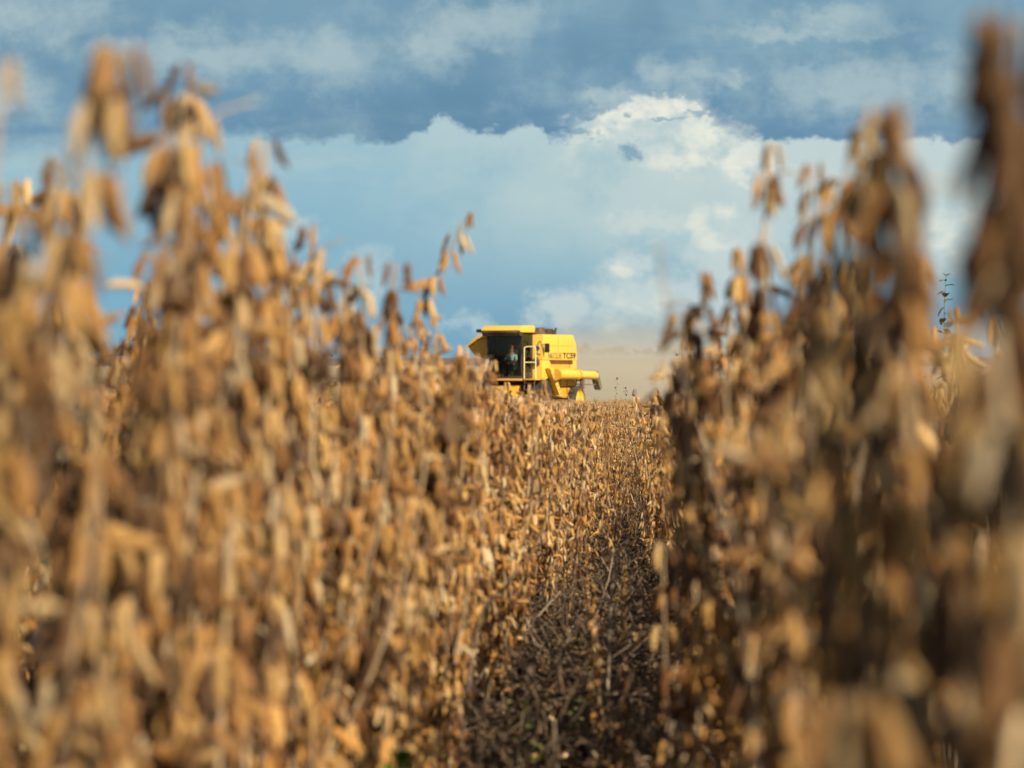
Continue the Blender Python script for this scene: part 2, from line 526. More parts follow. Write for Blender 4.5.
class Plant:
    """a ripe soybean plant: main stem, side branches, pods hanging in clusters at the nodes"""

    def __init__(self, seed, h=1.0, lean=(0, 0), nbr=2, dens=1.0, start=0.12, bare=None, pmax=100, hang=0.8, bushy=1.0, top=2):
        rs = random.Random(seed)
        self.h = h
        k = 11
        ph1, ph2 = rs.uniform(0, 6), rs.uniform(0, 6)
        def curve(t):
            return np.array([lean[0] * t ** 2 + 0.010 * math.sin(5 * t + ph1) + 0.004 * math.sin(17 * t + ph2),
                             lean[1] * t ** 2 + 0.010 * math.sin(4 * t + ph2) + 0.004 * math.sin(15 * t + ph1), h * t * (1 - 0.10 * min(1, (abs(lean[0]) + abs(lean[1])) / h) * t)])
        ts = np.linspace(0, 1, k)
        self.stem = (np.array([curve(t) for t in ts]), 0.0052 * (1 - 0.62 * ts) * rs.uniform(0.85, 1.2))
        self.branches, self.petioles, pods, self.leaves = [], [], [], []

        def cluster(p, n, small=1.0):
            a0 = rs.uniform(0, 6.28)
            hue = rs.random()
            for q in range(n):
                a = a0 + q * 2.4 + rs.uniform(-0.5, 0.5)
                el = rs.random()
                if el < hang:
                    d = np.array([math.cos(a) * rs.uniform(0.06, 0.5), math.sin(a) * rs.uniform(0.06, 0.5), -1.0])
                else:
                    d = np.array([math.cos(a), math.sin(a), rs.uniform(-1.0, 0.7)])
                L = rs.uniform(0.035, 0.051) * small
                off = np.array([math.cos(a), math.sin(a), 0.3]) * rs.uniform(0.005, 0.016)
                F = frame_from_dir(d, rs.uniform(0, 6.28))
                S = F * np.array([L * rs.uniform(0.9, 1.2), L * rs.uniform(0.9, 1.15), L])
                tint = (hue + rs.uniform(-0.22, 0.22)) % 1.0
                pods.append((p + off, S, tint))

        nodes = int((h - start) / 0.039)
        for i in range(nodes):
            t = (start + (h - start) * (i + rs.uniform(-0.2, 0.2)) / nodes) / h
            t = min(max(t, 0.05), 0.985)
            if bare and bare[0] < t < bare[1]: continue
            n = max(1, int(round(rs.choice([3, 4, 4, 5, 5]) * dens)))
            if t > 0.95: n += 1
            cluster(curve(t), n)
            if rs.random() < 0.6:
                a = rs.uniform(0, 6.28)
                p0 = curve(t)
                Lp = rs.uniform(0.02, 0.055)
                p2 = p0 + np.array([math.cos(a) * Lp, math.sin(a) * Lp, rs.uniform(-0.2, 0.9) * Lp])
                self.petioles.append((np.array([p0, (p0 + p2) / 2 + [0, 0, 0.008], p2]), np.array([0.0015, 0.0012, 0.0008])))
            if rs.random() < 0.10:
                a = rs.uniform(0, 6.28)
                self.leaves.append((curve(t), a, rs.uniform(0.03, 0.055), rs.uniform(-1.1, -0.3), rs.random()))
        cluster(curve(1.0), top, 0.85 if top == 2 else 1.0)
        if top > 2: cluster(curve(0.975), top, 1.0)
        for b in range(nbr):
            t0 = rs.uniform(0.10, 0.45)
            a = rs.uniform(0, 6.28)
            Lb = rs.uniform(0.28, 0.52) * h * bushy
            out_ = rs.uniform(0.14, 0.28) * Lb
            p0 = curve(t0)
            bp = []
            for t in np.linspace(0, 1, 7):
                bp.append(p0 + np.array([math.cos(a) * out_ * (1 - (1 - t) ** 2), math.sin(a) * out_ * (1 - (1 - t) ** 2), Lb * (0.85 * t + 0.15 * t * t)]))
            bp = np.array(bp)
            self.branches.append((bp, 0.0033 * (1 - 0.6 * np.linspace(0, 1, 7))))
            nb = int(Lb / 0.052)
            for i in range(1, nb + 1):
                f = i / nb * 6
                i0 = min(int(f), 5)
                p = bp[i0] + (bp[i0 + 1] - bp[i0]) * (f - i0)
                cluster(p, max(1, int(round(rs.choice([2, 3, 3, 4]) * dens))))
        pods.sort(key=lambda q: -q[0][2])
        self.pods, self.nsingle = pods, pmax

    def stem_np(self, ns):
        return merge([tube_np(*self.stem, ns)] + [tube_np(p, r, max(3, ns - 2)) for p, r in self.petioles])

    def foliage_np(self, lod, keep=1.0, zmin=None, grow=1.0, skip=0):
        """pods alone, merged into one mesh: verts, tris, tint"""
        pods = self.pods[skip:]
        if keep < 1:
            idx = np.random.RandomState(len(self.pods)).permutation(len(self.pods))[:max(4, int(len(self.pods) * keep))]
            pods = [self.pods[i] for i in idx]
        if zmin is not None:
            pods = [p for p in pods if p[0][2] > zmin * self.h]
        tv, tt = POD_T[lod]
        P = np.array([p[0] for p in pods]); S = np.array([p[1] for p in pods]) * grow
        v = np.einsum('mij,nj->mni', S, tv) + P[:, None, :]
        tint = np.repeat(np.array([p[2] for p in pods]), len(tv))
        f = (tt[None] + (np.arange(len(pods)) * len(tv))[:, None, None]).reshape(-1, 3)
        v = v.reshape(-1, 3)
        return v, f, tint


def leaf_mesh(L, a, pitch, loc, mat, tint):
    M = (Matrix.Rotation(a, 3, 'Z') @ Matrix.Rotation(pitch, 3, 'X'))
    M = np.array(M) * L
    v = LEAF_T[0] @ M.T
    return v + np.asarray(loc)


# ------------------------------------------------------------------ rows
POD_ME = []
for b in range(6):
    rs_ = np.random.RandomState(b)
    v, t = pod_template(9, 8, 2 + b % 2)
    v = v.copy()
    v[:, 0] *= 0.9 + 0.25 * rs_.rand(); v[:, 0] += (rs_.rand() - 0.35) * 0.25 * (v[:, 2] - 0.5) ** 2
    POD_ME.append(np_mesh('pod', v, t, M_POD))

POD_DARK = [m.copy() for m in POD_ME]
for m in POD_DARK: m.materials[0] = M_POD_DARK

VAR = [Plant(100 + i, 1.0, lean=(random.Random(i).uniform(-.09, .09), random.Random(i + 50).uniform(-.09, .09)), nbr=[1, 2, 2, 3, 3, 2][i % 6], dens=[1.0, 1.1, 1.25, 0.9][i % 4],
             start=[0.08, 0.12, 0.16][i % 3]) for i in range(12)]
VAR_STEM = [np_mesh('stem', *p.stem_np(6), M_STEM) for p in VAR]
VAR_BR = [[np_mesh('branch', *tube_np(*b, 5), M_STEM) for b in p.branches] for p in VAR]
VAR_PODS = []
VAR_PODS1 = []
for p in VAR:
    v, t, ti = p.foliage_np(0)
    VAR_PODS.append(np_mesh('merged_pods', v, t, M_POD, ti))  # all pods of one plant in a single mesh, no leaves
    v, t, ti = p.foliage_np(1)
    VAR_PODS1.append(np_mesh('merged_pods', v, t, M_POD, ti))


def env_h(s, side):
    if side == 'left':
        return float(np.interp(s, [0, 2, 3.0, 3.5, 4.0, 5, 6, 6.7, 7.4, 8, 10, 14, 20, 40, 200], [1.07, 1.09, 1.13, 1.04, 0.94, 0.98, 1.04, 1.01, 0.96, 0.91, 0.86, 0.80, 0.77, 0.76, 0.75]))
    return float(np.interp(s, [0, 1.1, 1.5, 2.0, 2.7, 4, 5, 7, 10, 14, 40, 200], [0.88, 0.90, 0.94, 0.98, 1.02, 1.03, 1.01, 0.95, 0.89, 0.84, 0.79, 0.77]))


def row_pos(s, X):
    p = RD * s + RP * X
    return p.x, p.y


LEFT_ROWS = [-0.48 - 0.5 * k for k in range(40)] + [-0.12]     # the last: stragglers in the furrow far ahead
RIGHT_ROWS = [0.19 + 0.5 * k for k in range(40)]
HALF = 512 / FPX + 0.012


def candidates():
    rs = random.Random(11)
    out = []
    for side, rows in (('left', LEFT_ROWS), ('right', RIGHT_ROWS)):
        for k, X in enumerate(rows):
            s = 0.95 if side == 'right' else 1.65
            if X == -0.12: s = 4.6
            smax = 88.0 if side == 'left' else (88.0 if k == 0 else 60.0)
            while s < smax:
                step = 1 / 15.0 if ((k == 0 or X == -0.12) and s < 30) else (1 / 11.0 if k < 3 else (1 / 9.0 if s < 25 else 1 / 6.0))
                if s > 45 and k > 0: step = 1 / 5.0
                s += step * rs.uniform(0.5, 1.5)
                dx = rs.gauss(0, 0.045 if s < 9 else 0.09)
                if X == -0.12 and rs.random() < np.interp(s, [5, 9, 13, 17, 22], [0.86, 0.9, 0.86, 0.6, 0.25]): continue
                x, y = row_pos(s, X + dx)
                hh = env_h(s, side) * rs.uniform(0.82, 1.03) * (1.1 if rs.random() < 0.03 and s > 9 else 1.0)
                if s < 3.2: hh = min(hh, 1.12)
                if side == 'left' and k in (1, 2) and s < (5.4 if k == 1 else 7.8): hh *= 1.1
                if X == -0.12: hh *= rs.uniform(0.7, 0.95) * np.interp(s, [5, 12, 20], [0.40, 0.5, 1.0])
                rec = dict(side=side, k=k, s=s, x=x, y=y, h=hh, var=rs.randrange(len(VAR)), rz=rs.uniform(0, 6.283), tx=rs.gauss(0, 0.07 if s < 6 else 0.12), ty=rs.gauss(0, 0.07 if s < 6 else 0.12), tint=rs.random())
                if side == 'right' and k == 0 and s < 7:
                    rec['tx'] *= 0.4; rec['ty'] *= 0.4
                    rec['x'], rec['y'] = x, y = row_pos(s, X + abs(dx) * 1.2 - 0.03)
                if side == 'left' and k == 0 and s < 3:
                    rec['tx'] *= 0.4; rec['ty'] *= 0.4
                if side == 'left' and 4.8 < s < 30:      # the crop stands lower on this stretch
                    lim = np.interp(512 + FPX * x / y, [400, 430, 468, 482, 520, 545, 570, 620], [318, 326, 346, 367, 373, 382, 392, 396])
                    rec['tx'] *= 0.5; rec['ty'] *= 0.5
                    rec['h'] = min(hh, (CAM_Z - (lim - 358) / FPX * y - gz(y)) * rs.uniform(0.93, 1.0))
                if y < 0.9: continue
                if abs(x) > y * HALF + 0.16: continue
                if side == 'right' and k >= 1 and s > 12 and x > 0.2133 * y: continue
                out.append(rec)
    return out


CAND = candidates()
SEL_NEAR = 45          # of the picked plants, those that get single pods; the others one foliage mesh

G_LEFT = 'soybean plants standing out along the left row'
G_RIGHT = 'soybean plants standing out along the right row'


def add_pods(root, plant, seed, dark=0.0):
    rs = random.Random(seed)
    first = {}
    for (p, S, tint) in plant.pods[:plant.nsingle]:
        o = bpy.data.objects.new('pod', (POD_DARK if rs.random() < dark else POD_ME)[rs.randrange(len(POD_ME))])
        M = Matrix(S.tolist()).to_4x4()
        M.translation = Vector(p)
        o.parent = root
        o.matrix_local = M
        COL.objects.link(o)
    if len(plant.pods) > plant.nsingle + 3:
        if not hasattr(plant, 'rest_me'):
            v, t, ti = plant.foliage_np(0, skip=plant.nsingle)
            plant.rest_me = np_mesh('merged_pods', v, t, M_POD, ti)
        tag(link('merged_pods', plant.rest_me, root), kind='stuff')


def add_leaves(root, plant):
    for (p, a, L, pitch, ti) in plant.leaves:
        me = np_mesh('leaf', leaf_mesh(L, a, pitch, p, M_LEAF, ti), LEAF_T[1], M_LEAF, np.full(len(LEAF_T[0]), ti))
        link('leaf', me, root)


def place_variant(c, single, label, group):
    p = VAR[c['var']]
    e = empty('soybean_plant', (c['x'], c['y'], gz(c['y']) - 0.01), (c['tx'], c['ty'], c['rz']), c['h'])
    tag(e, label, 'soybean plant', group)
    link('stem', VAR_STEM[c['var']], e)
    for b in VAR_BR[c['var']]: link('branch', b, e)
    if single:
        add_pods(e, p, int(c['s'] * 1000))
        add_leaves(e, p)
    else:
        link('merged_pods', (VAR_PODS if c['s'] < 9 else VAR_PODS1)[c['var']], e)
    return e


def key_plant(label, u, v, d, seed, group, h=None, lean=(0, 0), dark=0.0, **kw):
    """a plant that stands out: its top reaches the height seen at bearing u"""
    x = (u - 512) / FPX * d
    top = CAM_Z + (358 - v) / FPX * d
    z0 = gz(d) - 0.01
    h = top - z0
    p = Plant(seed, h / (1 - 0.10 * min(1, (abs(lean[0]) + abs(lean[1])) / h)), lean, **kw)
    e = empty('soybean_plant', (x - lean[0], d - lean[1], z0))
    tag(e, label, 'soybean plant', group)
    link('stem', np_mesh('stem', *p.stem_np(6), M_STEM), e)
    for b in p.branches: link('branch', np_mesh('branch', *tube_np(*b, 5), M_STEM), e)
    add_pods(e, p, seed, dark)
    add_leaves(e, p)
    return e


def build_keys():
    L, Rr = G_LEFT, G_RIGHT
    kp = key_plant
    kp('tall blurred soybean plant bending right, highest one at the far left edge of the view', 100, 48, 1.55, 501, L, lean=(0.14, 0.02), nbr=0, dens=1.3, hang=1.0, top=5)
    kp('blurred soybean plant cut by the left picture edge, a pod at its tip', -4, 62, 1.50, 502, L, lean=(0.05, 0), nbr=0, bare=(0.86, 0.96))
    kp('blurred soybean plant left of the tall bending one, pods hanging in a slanting bunch', 40, 205, 1.6, 503, L, lean=(0.04, 0), nbr=2, dens=1.4)
    kp('soybean plant with a cone of pods at its tip above a thin bare neck', 150, 96, 2.1, 504, L, lean=(-0.02, 0), nbr=1, bare=(0.885, 0.925), dens=1.4, hang=1.0)
    kp('soybean plant with one lone pod cluster on a thin stem against dark cloud', 194, 66, 2.4, 505, L, lean=(0.05, 0), nbr=2, bare=(0.86, 0.955), dens=1.1, hang=1.0)
    kp('dense soybean plant with narrow pointed top, just right of the lone pod cluster', 208, 172, 2.5, 506, L, nbr=2, dens=1.5, hang=1.0)
    kp('soybean plant with a steep spire of pods reaching the pale sky on the left', 252, 142, 2.55, 507, L, lean=(-0.03, 0), nbr=2, dens=1.4, hang=1.0)
    kp('thin soybean plant with two drooping pod strings, right of the steep pod spire', 302, 228, 3.2, 508, L, lean=(0.03, 0), nbr=2, dens=0.9, hang=1.0)
    kp('soybean plant ending in a round pod bunch, alone against low blue sky', 350, 286, 3.7, 509, L, lean=(0.01, 0), nbr=1, bare=(0.86, 0.91), dens=1.4, hang=1.0)
    kp('slim soybean plant with few pods between round pod bunch and arching plant', 392, 292, 4.4, 510, L, lean=(0.03, 0), nbr=1, dens=0.6, hang=1.0)
    kp('soybean plant arching right with sparse hanging pods, left of the yellow combine', 476, 214, 4.3, 511, L, lean=(0.33, 0.02), nbr=1, dens=0.8, hang=1.0)
    kp('dense soybean plant below the arching one, its top under the combine roof level', 440, 318, 4.9, 512, L, nbr=3, dens=1.4)
    kp('soybean plant with a low tuft of pods at the right side of the dust', 676, 366, 3.6, 520, Rr, nbr=1, dens=1.1)
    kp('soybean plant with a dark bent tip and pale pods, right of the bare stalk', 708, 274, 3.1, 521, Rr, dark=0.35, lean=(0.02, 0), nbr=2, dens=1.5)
    kp('soybean plant with slim pointed top between dark bent tip and dark hooded one', 746, 250, 3.2, 530, Rr, lean=(0.01, 0), nbr=1, dens=1.2, hang=1.0)
    kp('soybean plant with pointed pod spire between spread open pods and small pod tuft', 838, 186, 2.6, 531, Rr, lean=(0.01, 0), nbr=1, dens=1.3, hang=1.0)
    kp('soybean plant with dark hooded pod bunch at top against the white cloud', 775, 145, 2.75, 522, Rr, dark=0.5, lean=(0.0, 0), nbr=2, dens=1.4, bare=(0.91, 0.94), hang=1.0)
    kp('thin topped soybean plant with spread open pods beside the dark hooded one', 818, 164, 2.9, 523, Rr, nbr=2, dens=0.8, hang=0.6)
    kp('soybean plant with a small pod tuft on a neck, left of the big blurred pods', 862, 132, 2.35, 524, Rr, nbr=2, dens=1.3, bare=(0.91, 0.95), hang=1.0)
    kp('strongly blurred pale soybean plant with a sharp top right of the small pod tuft', 898, 112, 1.45, 525, Rr, lean=(0.0, 0), nbr=2, dens=1.4, hang=1.0, top=4)
    kp('large blurred soybean plant with big sunlit pods in front of the right row', 872, 250, 1.15, 526, Rr, nbr=2, dens=1.7, hang=1.0)
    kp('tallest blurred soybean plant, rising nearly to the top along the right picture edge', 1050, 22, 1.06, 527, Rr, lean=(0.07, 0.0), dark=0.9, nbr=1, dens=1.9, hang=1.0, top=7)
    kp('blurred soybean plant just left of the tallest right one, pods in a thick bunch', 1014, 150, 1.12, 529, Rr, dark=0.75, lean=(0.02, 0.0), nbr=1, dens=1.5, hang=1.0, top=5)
    kp('blurred orange soybean plant low in the right picture corner', 1004, 330, 0.98, 528, Rr, nbr=3, dens=1.7, hang=1.0)


build_keys()

# the plants that show largest are single things (PICK: indices into CAND, largest first); all the others are one mass
PICK = [4, 3, 9, 23, 25, 27, 6, 22, 12884, 12885, 21, 5, 7, 10, 14, 1, 28, 12880, 12886, 48, 8, 2, 12887, 76, 38, 11, 12902, 35, 82, 12, 12891, 43, 37, 33, 71, 52, 13, 17, 12893, 20, 79, 39, 94, 83, 15, 19, 34, 32, 117, 24, 132, 123, 1064, 121, 40, 73, 1061, 119, 12492, 74, 54, 137, 13021, 90, 12926, 12917, 12889, 12898, 13016, 12999, 51, 91, 45, 1071, 29, 1060, 41, 133, 101, 130, 1056, 12491, 1744, 84, 134, 12906, 60, 135, 12881, 12890, 75, 100, 1746, 30, 1063, 12874, 12894, 1062, 12928, 50, 12888, 1069, 12892, 1068, 42, 1059, 80, 36, 26, 31, 12931, 114, 12900, 64, 1754, 13044, 85, 118, 13964, 12908, 93, 12907, 106, 127, 13059, 122, 102, 53, 129, 1058, 16, 12924, 1065, 12970, 142, 12913, 12896, 1756, 12929, 1066, 98, 12878, 187, 1752, 13050, 139, 12883, 154, 12493, 12925, 1087, 87, 12923, 92, 12495, 68, 12937, 56, 12919, 72, 12920, 1749, 226, 12895, 207, 138, 147, 12959, 104, 55, 239, 158, 12496, 46, 18, 57, 12527, 1096, 12519, 12494, 69, 141, 153, 12922, 13959, 81, 280, 308, 95, 1748, 13961, 12903, 99, 13970, 1101, 103, 242, 1097, 89, 182, 13963, 47, 12936, 86, 12910, 144, 12875, 58, 13072, 12972, 1095, 12510, 12960, 1053, 1103, 63, 113, 62, 211, 261, 12976, 12509, 12503, 185, 65, 78, 1076, 49, 61, 111, 227, 161, 1091, 96, 245, 276, 12522, 12521, 12934, 1747, 12904, 1075, 109, 44, 1084, 12941, 224, 149, 283, 12533, 152, 13000, 12532, 243, 12502, 12500, 97, 12505, 13974, 13950, 12939, 1755, 67, 131, 1109, 175, 168, 13080, 12546, 12538, 164, 12525, 12518, 12955, 13972]
picked = set(PICK)
BANDS = {
    'left': [(3.2, 'strongly blurred dry soybean plant among many alike at far left, nearest stretch of left row', 'dry soybean plants at the near end of the left row'),
             (6.0, 'blurred dry soybean plant among many alike in left row, between far left and combine', 'dry soybean plants in the middle of the left row'),
             (10.0, 'dry soybean plant among many alike in left row, right below the combine', 'dry soybean plants of the left row below the combine'),
             (999, 'small sharp dry soybean plant among many alike in left row, far along the furrow', 'dry soybean plants at the far end of the left row')],
    'right': [(2.2, 'strongly blurred dry soybean plant among many alike at right edge, nearest stretch of right row', 'dry soybean plants at the near end of the right row'),
              (4.5, 'blurred dry soybean plant among many alike in right row, under the white cloud', 'dry soybean plants in the middle of the right row'),
              (999, 'shaded dry soybean plant among many alike in right row, close beside the furrow', 'dry soybean plants at the far end of the right row')],
}
for n, i in enumerate(PICK):
    c = CAND[i]
    if c['k'] == 40:
        lab, g = 'small dry soybean plant among few alike straying onto the far part of the furrow', 'stray soybean plants in the furrow'
    elif c['k'] >= 1:
        lab = 'dry soybean plant among many alike in the rows behind the first %s row' % c['side']
        g = 'dry soybean plants in the rows behind the first %s row' % c['side']
    else:
        lab, g = next((l, gg) for (lim, l, gg) in BANDS[c['side']] if c['y'] < lim)
    place_variant(c, n < SEL_NEAR, lab, g)


def build_crop():
    VV, TT, TI, MI, off = [], [], [], [], 0
    tmpl = {}
    for lod, keep, zmin, grow, ns in ((0, 1.0, None, 1.0, 5), (1, 0.95, None, 1.05, 4), (2, 0.62, None, 1.25, 3), (3, 0.34, 0.4, 1.65, 3)):
        for vi, p in enumerate(VAR):
            fv, ft, fti = p.foliage_np(min(lod, 2), keep, zmin, grow)
            parts = [tube_np(*p.stem, ns)] if lod > 1 else [p.stem_np(ns)] + [tube_np(*b, 3) for b in p.branches]
            sv, st = merge(parts)
            v = np.concatenate([fv, sv]); t = np.concatenate([ft, st + len(fv)])
            ti = np.concatenate([fti, np.full(len(sv), 0.5)])
            mi = np.concatenate([np.zeros(len(ft), np.int32), np.ones(len(st), np.int32)])
            tmpl[(lod, vi)] = (v, t, ti, mi)
    groups = {}
    for i, c in enumerate(CAND):
        if i in picked: continue
        d = c['y']
        if d < 6 and c['k'] <= 1: lod = 0
        elif d < 16 and c['k'] <= 2: lod = 1
        elif d < 40 and c['k'] <= 3 or d < 12: lod = 2
        else: lod = 3
        groups.setdefault((lod, c['var']), []).append(c)
    for key, cs in groups.items():
        v, t, ti, mi = tmpl[key]
        m = len(cs)
        Rm = np.array([np.array(Euler((c['tx'], c['ty'], c['rz'])).to_matrix()) * c['h'] for c in cs])
        P = np.array([[c['x'], c['y'], gz(c['y']) - 0.01] for c in cs])
        VV.append((np.einsum('mij,nj->mni', Rm, v) + P[:, None]).reshape(-1, 3))
        TT.append((t[None] + (np.arange(m) * len(v))[:, None, None]).reshape(-1, 3) + off)
        TI.append(((ti[None] + 0.35 * np.array([c['tint'] for c in cs])[:, None]) % 1.0).ravel())
        MI.append(np.tile(mi, m))
        off += m * len(v)
    me = np_mesh('soybean_crop', np.concatenate(VV), np.concatenate(TT), [M_POD, M_STEM], np.concatenate(TI))
    me.polygons.foreach_set('material_index', np.concatenate(MI))
    o = link('soybean_crop', me)
    tag(o, 'mass of dry brown soybean crop filling the field up to the combine', 'soybean crop', kind='stuff')
    print('crop tris', len(me.polygons), 'cands', len(CAND))


build_crop()


# ------------------------------------------------------------------ litter and weeds in the furrow
def build_litter():
    rs = random.Random(77)
    VV, TT, TI, MI, off = [], [], [], [], 0
    pv, pt = POD_T[1]
    for i in range(7600):
        s = 2.5 + 26 * rs.random() ** 1.6
        X = rs.uniform(-0.66, 0.36) if rs.random() < 0.75 else rs.gauss(-0.17, 0.12)
        x, y = row_pos(s, X)
        z = gz(y) + 0.02 + abs(rs.gauss(0, 0.02))
        k = rs.random()
        a = rs.uniform(0, 6.28)
        if k < 0.10:
            d = np.array([math.cos(a), math.sin(a), rs.uniform(-0.2, 0.5)])
            v = pv @ (frame_from_dir(d, rs.uniform(0, 6)) * rs.uniform(0.035, 0.055)).T + [x, y, z]
            t, mi = pt, 0
        elif k < 0.5:
            L = rs.uniform(0.03, 0.07)
            v = leaf_mesh(L, a, rs.uniform(-0.6, 0.6), (x, y, z + 0.01), None, 0)
            t, mi = LEAF_T[1], 2
        else:
            L = rs.uniform(0.06, 0.30)
            el = rs.uniform(-0.05, 0.7) if rs.random() < 0.55 else rs.uniform(0.6, 1.4)
            p0 = np.array([x, y, z - 0.01])
            p1 = p0 + L * np.array([math.cos(a) * math.cos(el), math.sin(a) * math.cos(el), math.sin(el)])
            pm = (p0 + p1) / 2 + np.array([rs.gauss(0, .01), rs.gauss(0, .01), abs(rs.gauss(0, .01))])
            r = rs.uniform(0.0010, 0.0030)
            v, t = tube_np(np.array([p0, pm, p1]), np.array([r, r * .9, r * .7]), 4)
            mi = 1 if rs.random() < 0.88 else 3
        VV.append(v); TT.append(np.asarray(t) + off); off += len(v)
        TI.append(np.full(len(v), rs.random())); MI.append(np.full(len(t), mi, np.int32))
    me = np_mesh('crop_litter', np.concatenate(VV), np.concatenate(TT), [M_POD, M_SHADED, M_LEAF, M_GREY], np.concatenate(TI))
    me.polygons.foreach_set('material_index', np.concatenate(MI))
    tag(link('crop_litter', me), 'fallen pods, withered leaves and broken stems strewn over the furrow', 'litter', kind='stuff')


build_litter()


def build_stalks():
    def stalk(label, pts, r0, r1, twig=None):
        base = Vector(pts[0])
        e = empty('bare_stalk', base)
        tag(e, label, 'stalk', 'bare weathered stalks among the crop')
        P = np.array([Vector(p) - base for p in pts])
        # resample
        tt = np.linspace(0, len(P) - 1, 14)
        Q = np.stack([np.interp(tt, np.arange(len(P)), P[:, k]) for k in range(3)], 1)
        Q[1:-1] = (Q[:-2] + 2 * Q[1:-1] + Q[2:]) / 4
        link('stem', np_mesh('stem', *tube_np(Q, np.linspace(r0, r1, 14), 7), M_GREY), e)
        for a, b in (twig or []):
            q = Q[a]
            link('twig', np_mesh('twig', *tube_np(np.array([q, q + np.array(b) * 0.5 + [0, 0, .01], q + np.array(b)]), np.array([r1, r1 * .8, r1 * .5]), 5), M_GREY), e)

    def at(u, v, d):
        return ((u - 512) / FPX * d, d, CAM_Z + (358 - v) / FPX * d)
    g = lambda u, d: ((u - 512) / FPX * d, d, gz(d) - 0.01)
    stalk('thin bare grey stalk standing tall against the sky right of the combine', [g(806, 2.1), at(742, 560, 2.05), at(702, 440, 2.0), at(672, 340, 1.95), at(658, 242, 1.95)], 0.0022, 0.0011, [(10, (0.006, 0, 0.03))])
    stalk('pale leaning stalk at the left face of the right row', [g(676, 3.4), at(684, 480, 3.3), at(700, 400, 3.2), at(704, 370, 3.2)], 0.0038, 0.0025, [(8, (-0.02, 0, .05))])
    stalk('pale upright broken stalk in the middle of the furrow', [g(606, 6.3), at(612, 590, 6.3), at(616, 556, 6.3), at(628, 540, 6.25)], 0.0055, 0.0045)
    stalk('pale stalk leaning left to right at the edge of the left row', [g(452, 4.9), at(478, 612, 4.8), at(508, 585, 4.75), at(520, 570, 4.7)], 0.0042, 0.002, [(9, (0.02, 0, .03))])
    stalk('grey fallen stalk slanting into the furrow from the left row', [g(470, 5.6), at(500, 640, 5.4), at(530, 672, 5.2), at(540, 690, 5.1)], 0.0045, 0.003)
    stalk('bent grey stalk low at the foot of the left row', [g(232, 3.9), at(250, 740, 3.7), at(268, 706, 3.6), at(300, 660, 3.6)], 0.0042, 0.002)
    stalk('pale thin stalk crossing the furrow mouth far ahead', [g(612, 12.5), at(616, 492, 12.4), at(622, 478, 12.3), at(640, 470, 12.2)], 0.004, 0.003)


build_stalks()


def build_weeds():
    def weed(label, u, d, h, n, L, mat, seed, spread=0.5, smat=M_WSTEM, lean=0.0):
        rs = random.Random(seed)
        x = (u - 512) / FPX * d
        e = empty('weed', (x, d, gz(d) - 0.01))
        tag(e, label, 'weed', 'green weeds growing in the field')
        P = np.array([[lean * t * t + 0.012 * math.sin(6 * t), 0.01 * math.sin(4 * t), h * t] for t in np.linspace(0, 1, 9)])
        link('stem', np_mesh('stem', *tube_np(P, np.linspace(0.0035, 0.0015, 9), 5), smat), e)
        for i in range(n):
            t = 1 - (i / n) * spread
            f = t * 8
            i0 = min(int(f), 7)
            p = P[i0] + (P[i0 + 1] - P[i0]) * (f - i0)
            a = i * 2.4 + rs.uniform(-.4, .4)
            v = leaf_mesh(L * rs.uniform(.7, 1.2), a, rs.uniform(-0.7, 0.7), p, mat, 0)
            link('leaf', np_mesh('leaf', v, LEAF_T[1], mat, np.full(len(v), rs.random())), e)
    z = lambda v, d: CAM_Z + (358 - v) / FPX * d - gz(d)
    weed('tall green weed with drooping leaves left of the tall blurred plant, against low cloud', 946, 13.0, z(274, 13.0), 22, 0.065, M_GREEN, 1, 0.42)
    weed('tall thin green weed with few leaves, seen at the right picture edge', 1010, 13.6, z(303, 13.6), 14, 0.065, M_GREEN, 2, 0.3)
    weed('small bright green weed at the foot of the left row', 397, 3.2, 0.385, 10, 0.055, M_FRESH, 3, 0.45, M_GREEN)
    weed('dark olive weed sprouting on the furrow floor', 528, 5.2, 0.20, 12, 0.05, M_GREEN, 4, 0.8)
    weed('low pale green weed in front on the furrow floor', 582, 5.9, 0.10, 9, 0.05, M_GREEN, 5, 0.8, M_GREEN)
    weed('thin olive weed at the foot of the right row', 634, 5.6, 0.14, 8, 0.05, M_GREEN, 6, 0.7)
    weed('small green weed showing above the crop tops at left', 334, 22.0, 0.98, 12, 0.085, M_FRESH, 7, 0.3, M_GREEN)
    weed('dark spiky weed standing above the crop tops right of the combine', 617, 34.0, 1.12, 9, 0.04, M_GREEN, 8, 0.35, M_STEM)
    weed('dark seed headed weed above the crop tops beside the dust', 626, 33.0, 0.98, 6, 0.045, M_LEAF, 9, 0.12, M_STEM)


build_weeds()


# ------------------------------------------------------------------ the combine harvester
def mat_paint(name, c, dirt=0.35, rough=0.42):
    m, T, out = new_mat(name)
    tc = T.n('ShaderNodeTexCoord')
    n = T.noise(tc.outputs['Object'], 2.2, 6, 0.6)
    n2 = T.noise(tc.outputs['Object'], 14, 5, 0.65)
    f = T.m('MULTIPLY', T.ss(T.m('ADD', T.m('MULTIPLY', n, 0.7), T.m('MULTIPLY', n2, 0.3)), 0.42, 0.68), dirt)
    col = T.mix(f, c, (0.42, 0.29, 0.14))
    pbsdf(T, out, col, T.m('ADD', rough, T.m('MULTIPLY', f, 0.5)), spec=0.4)
    return m


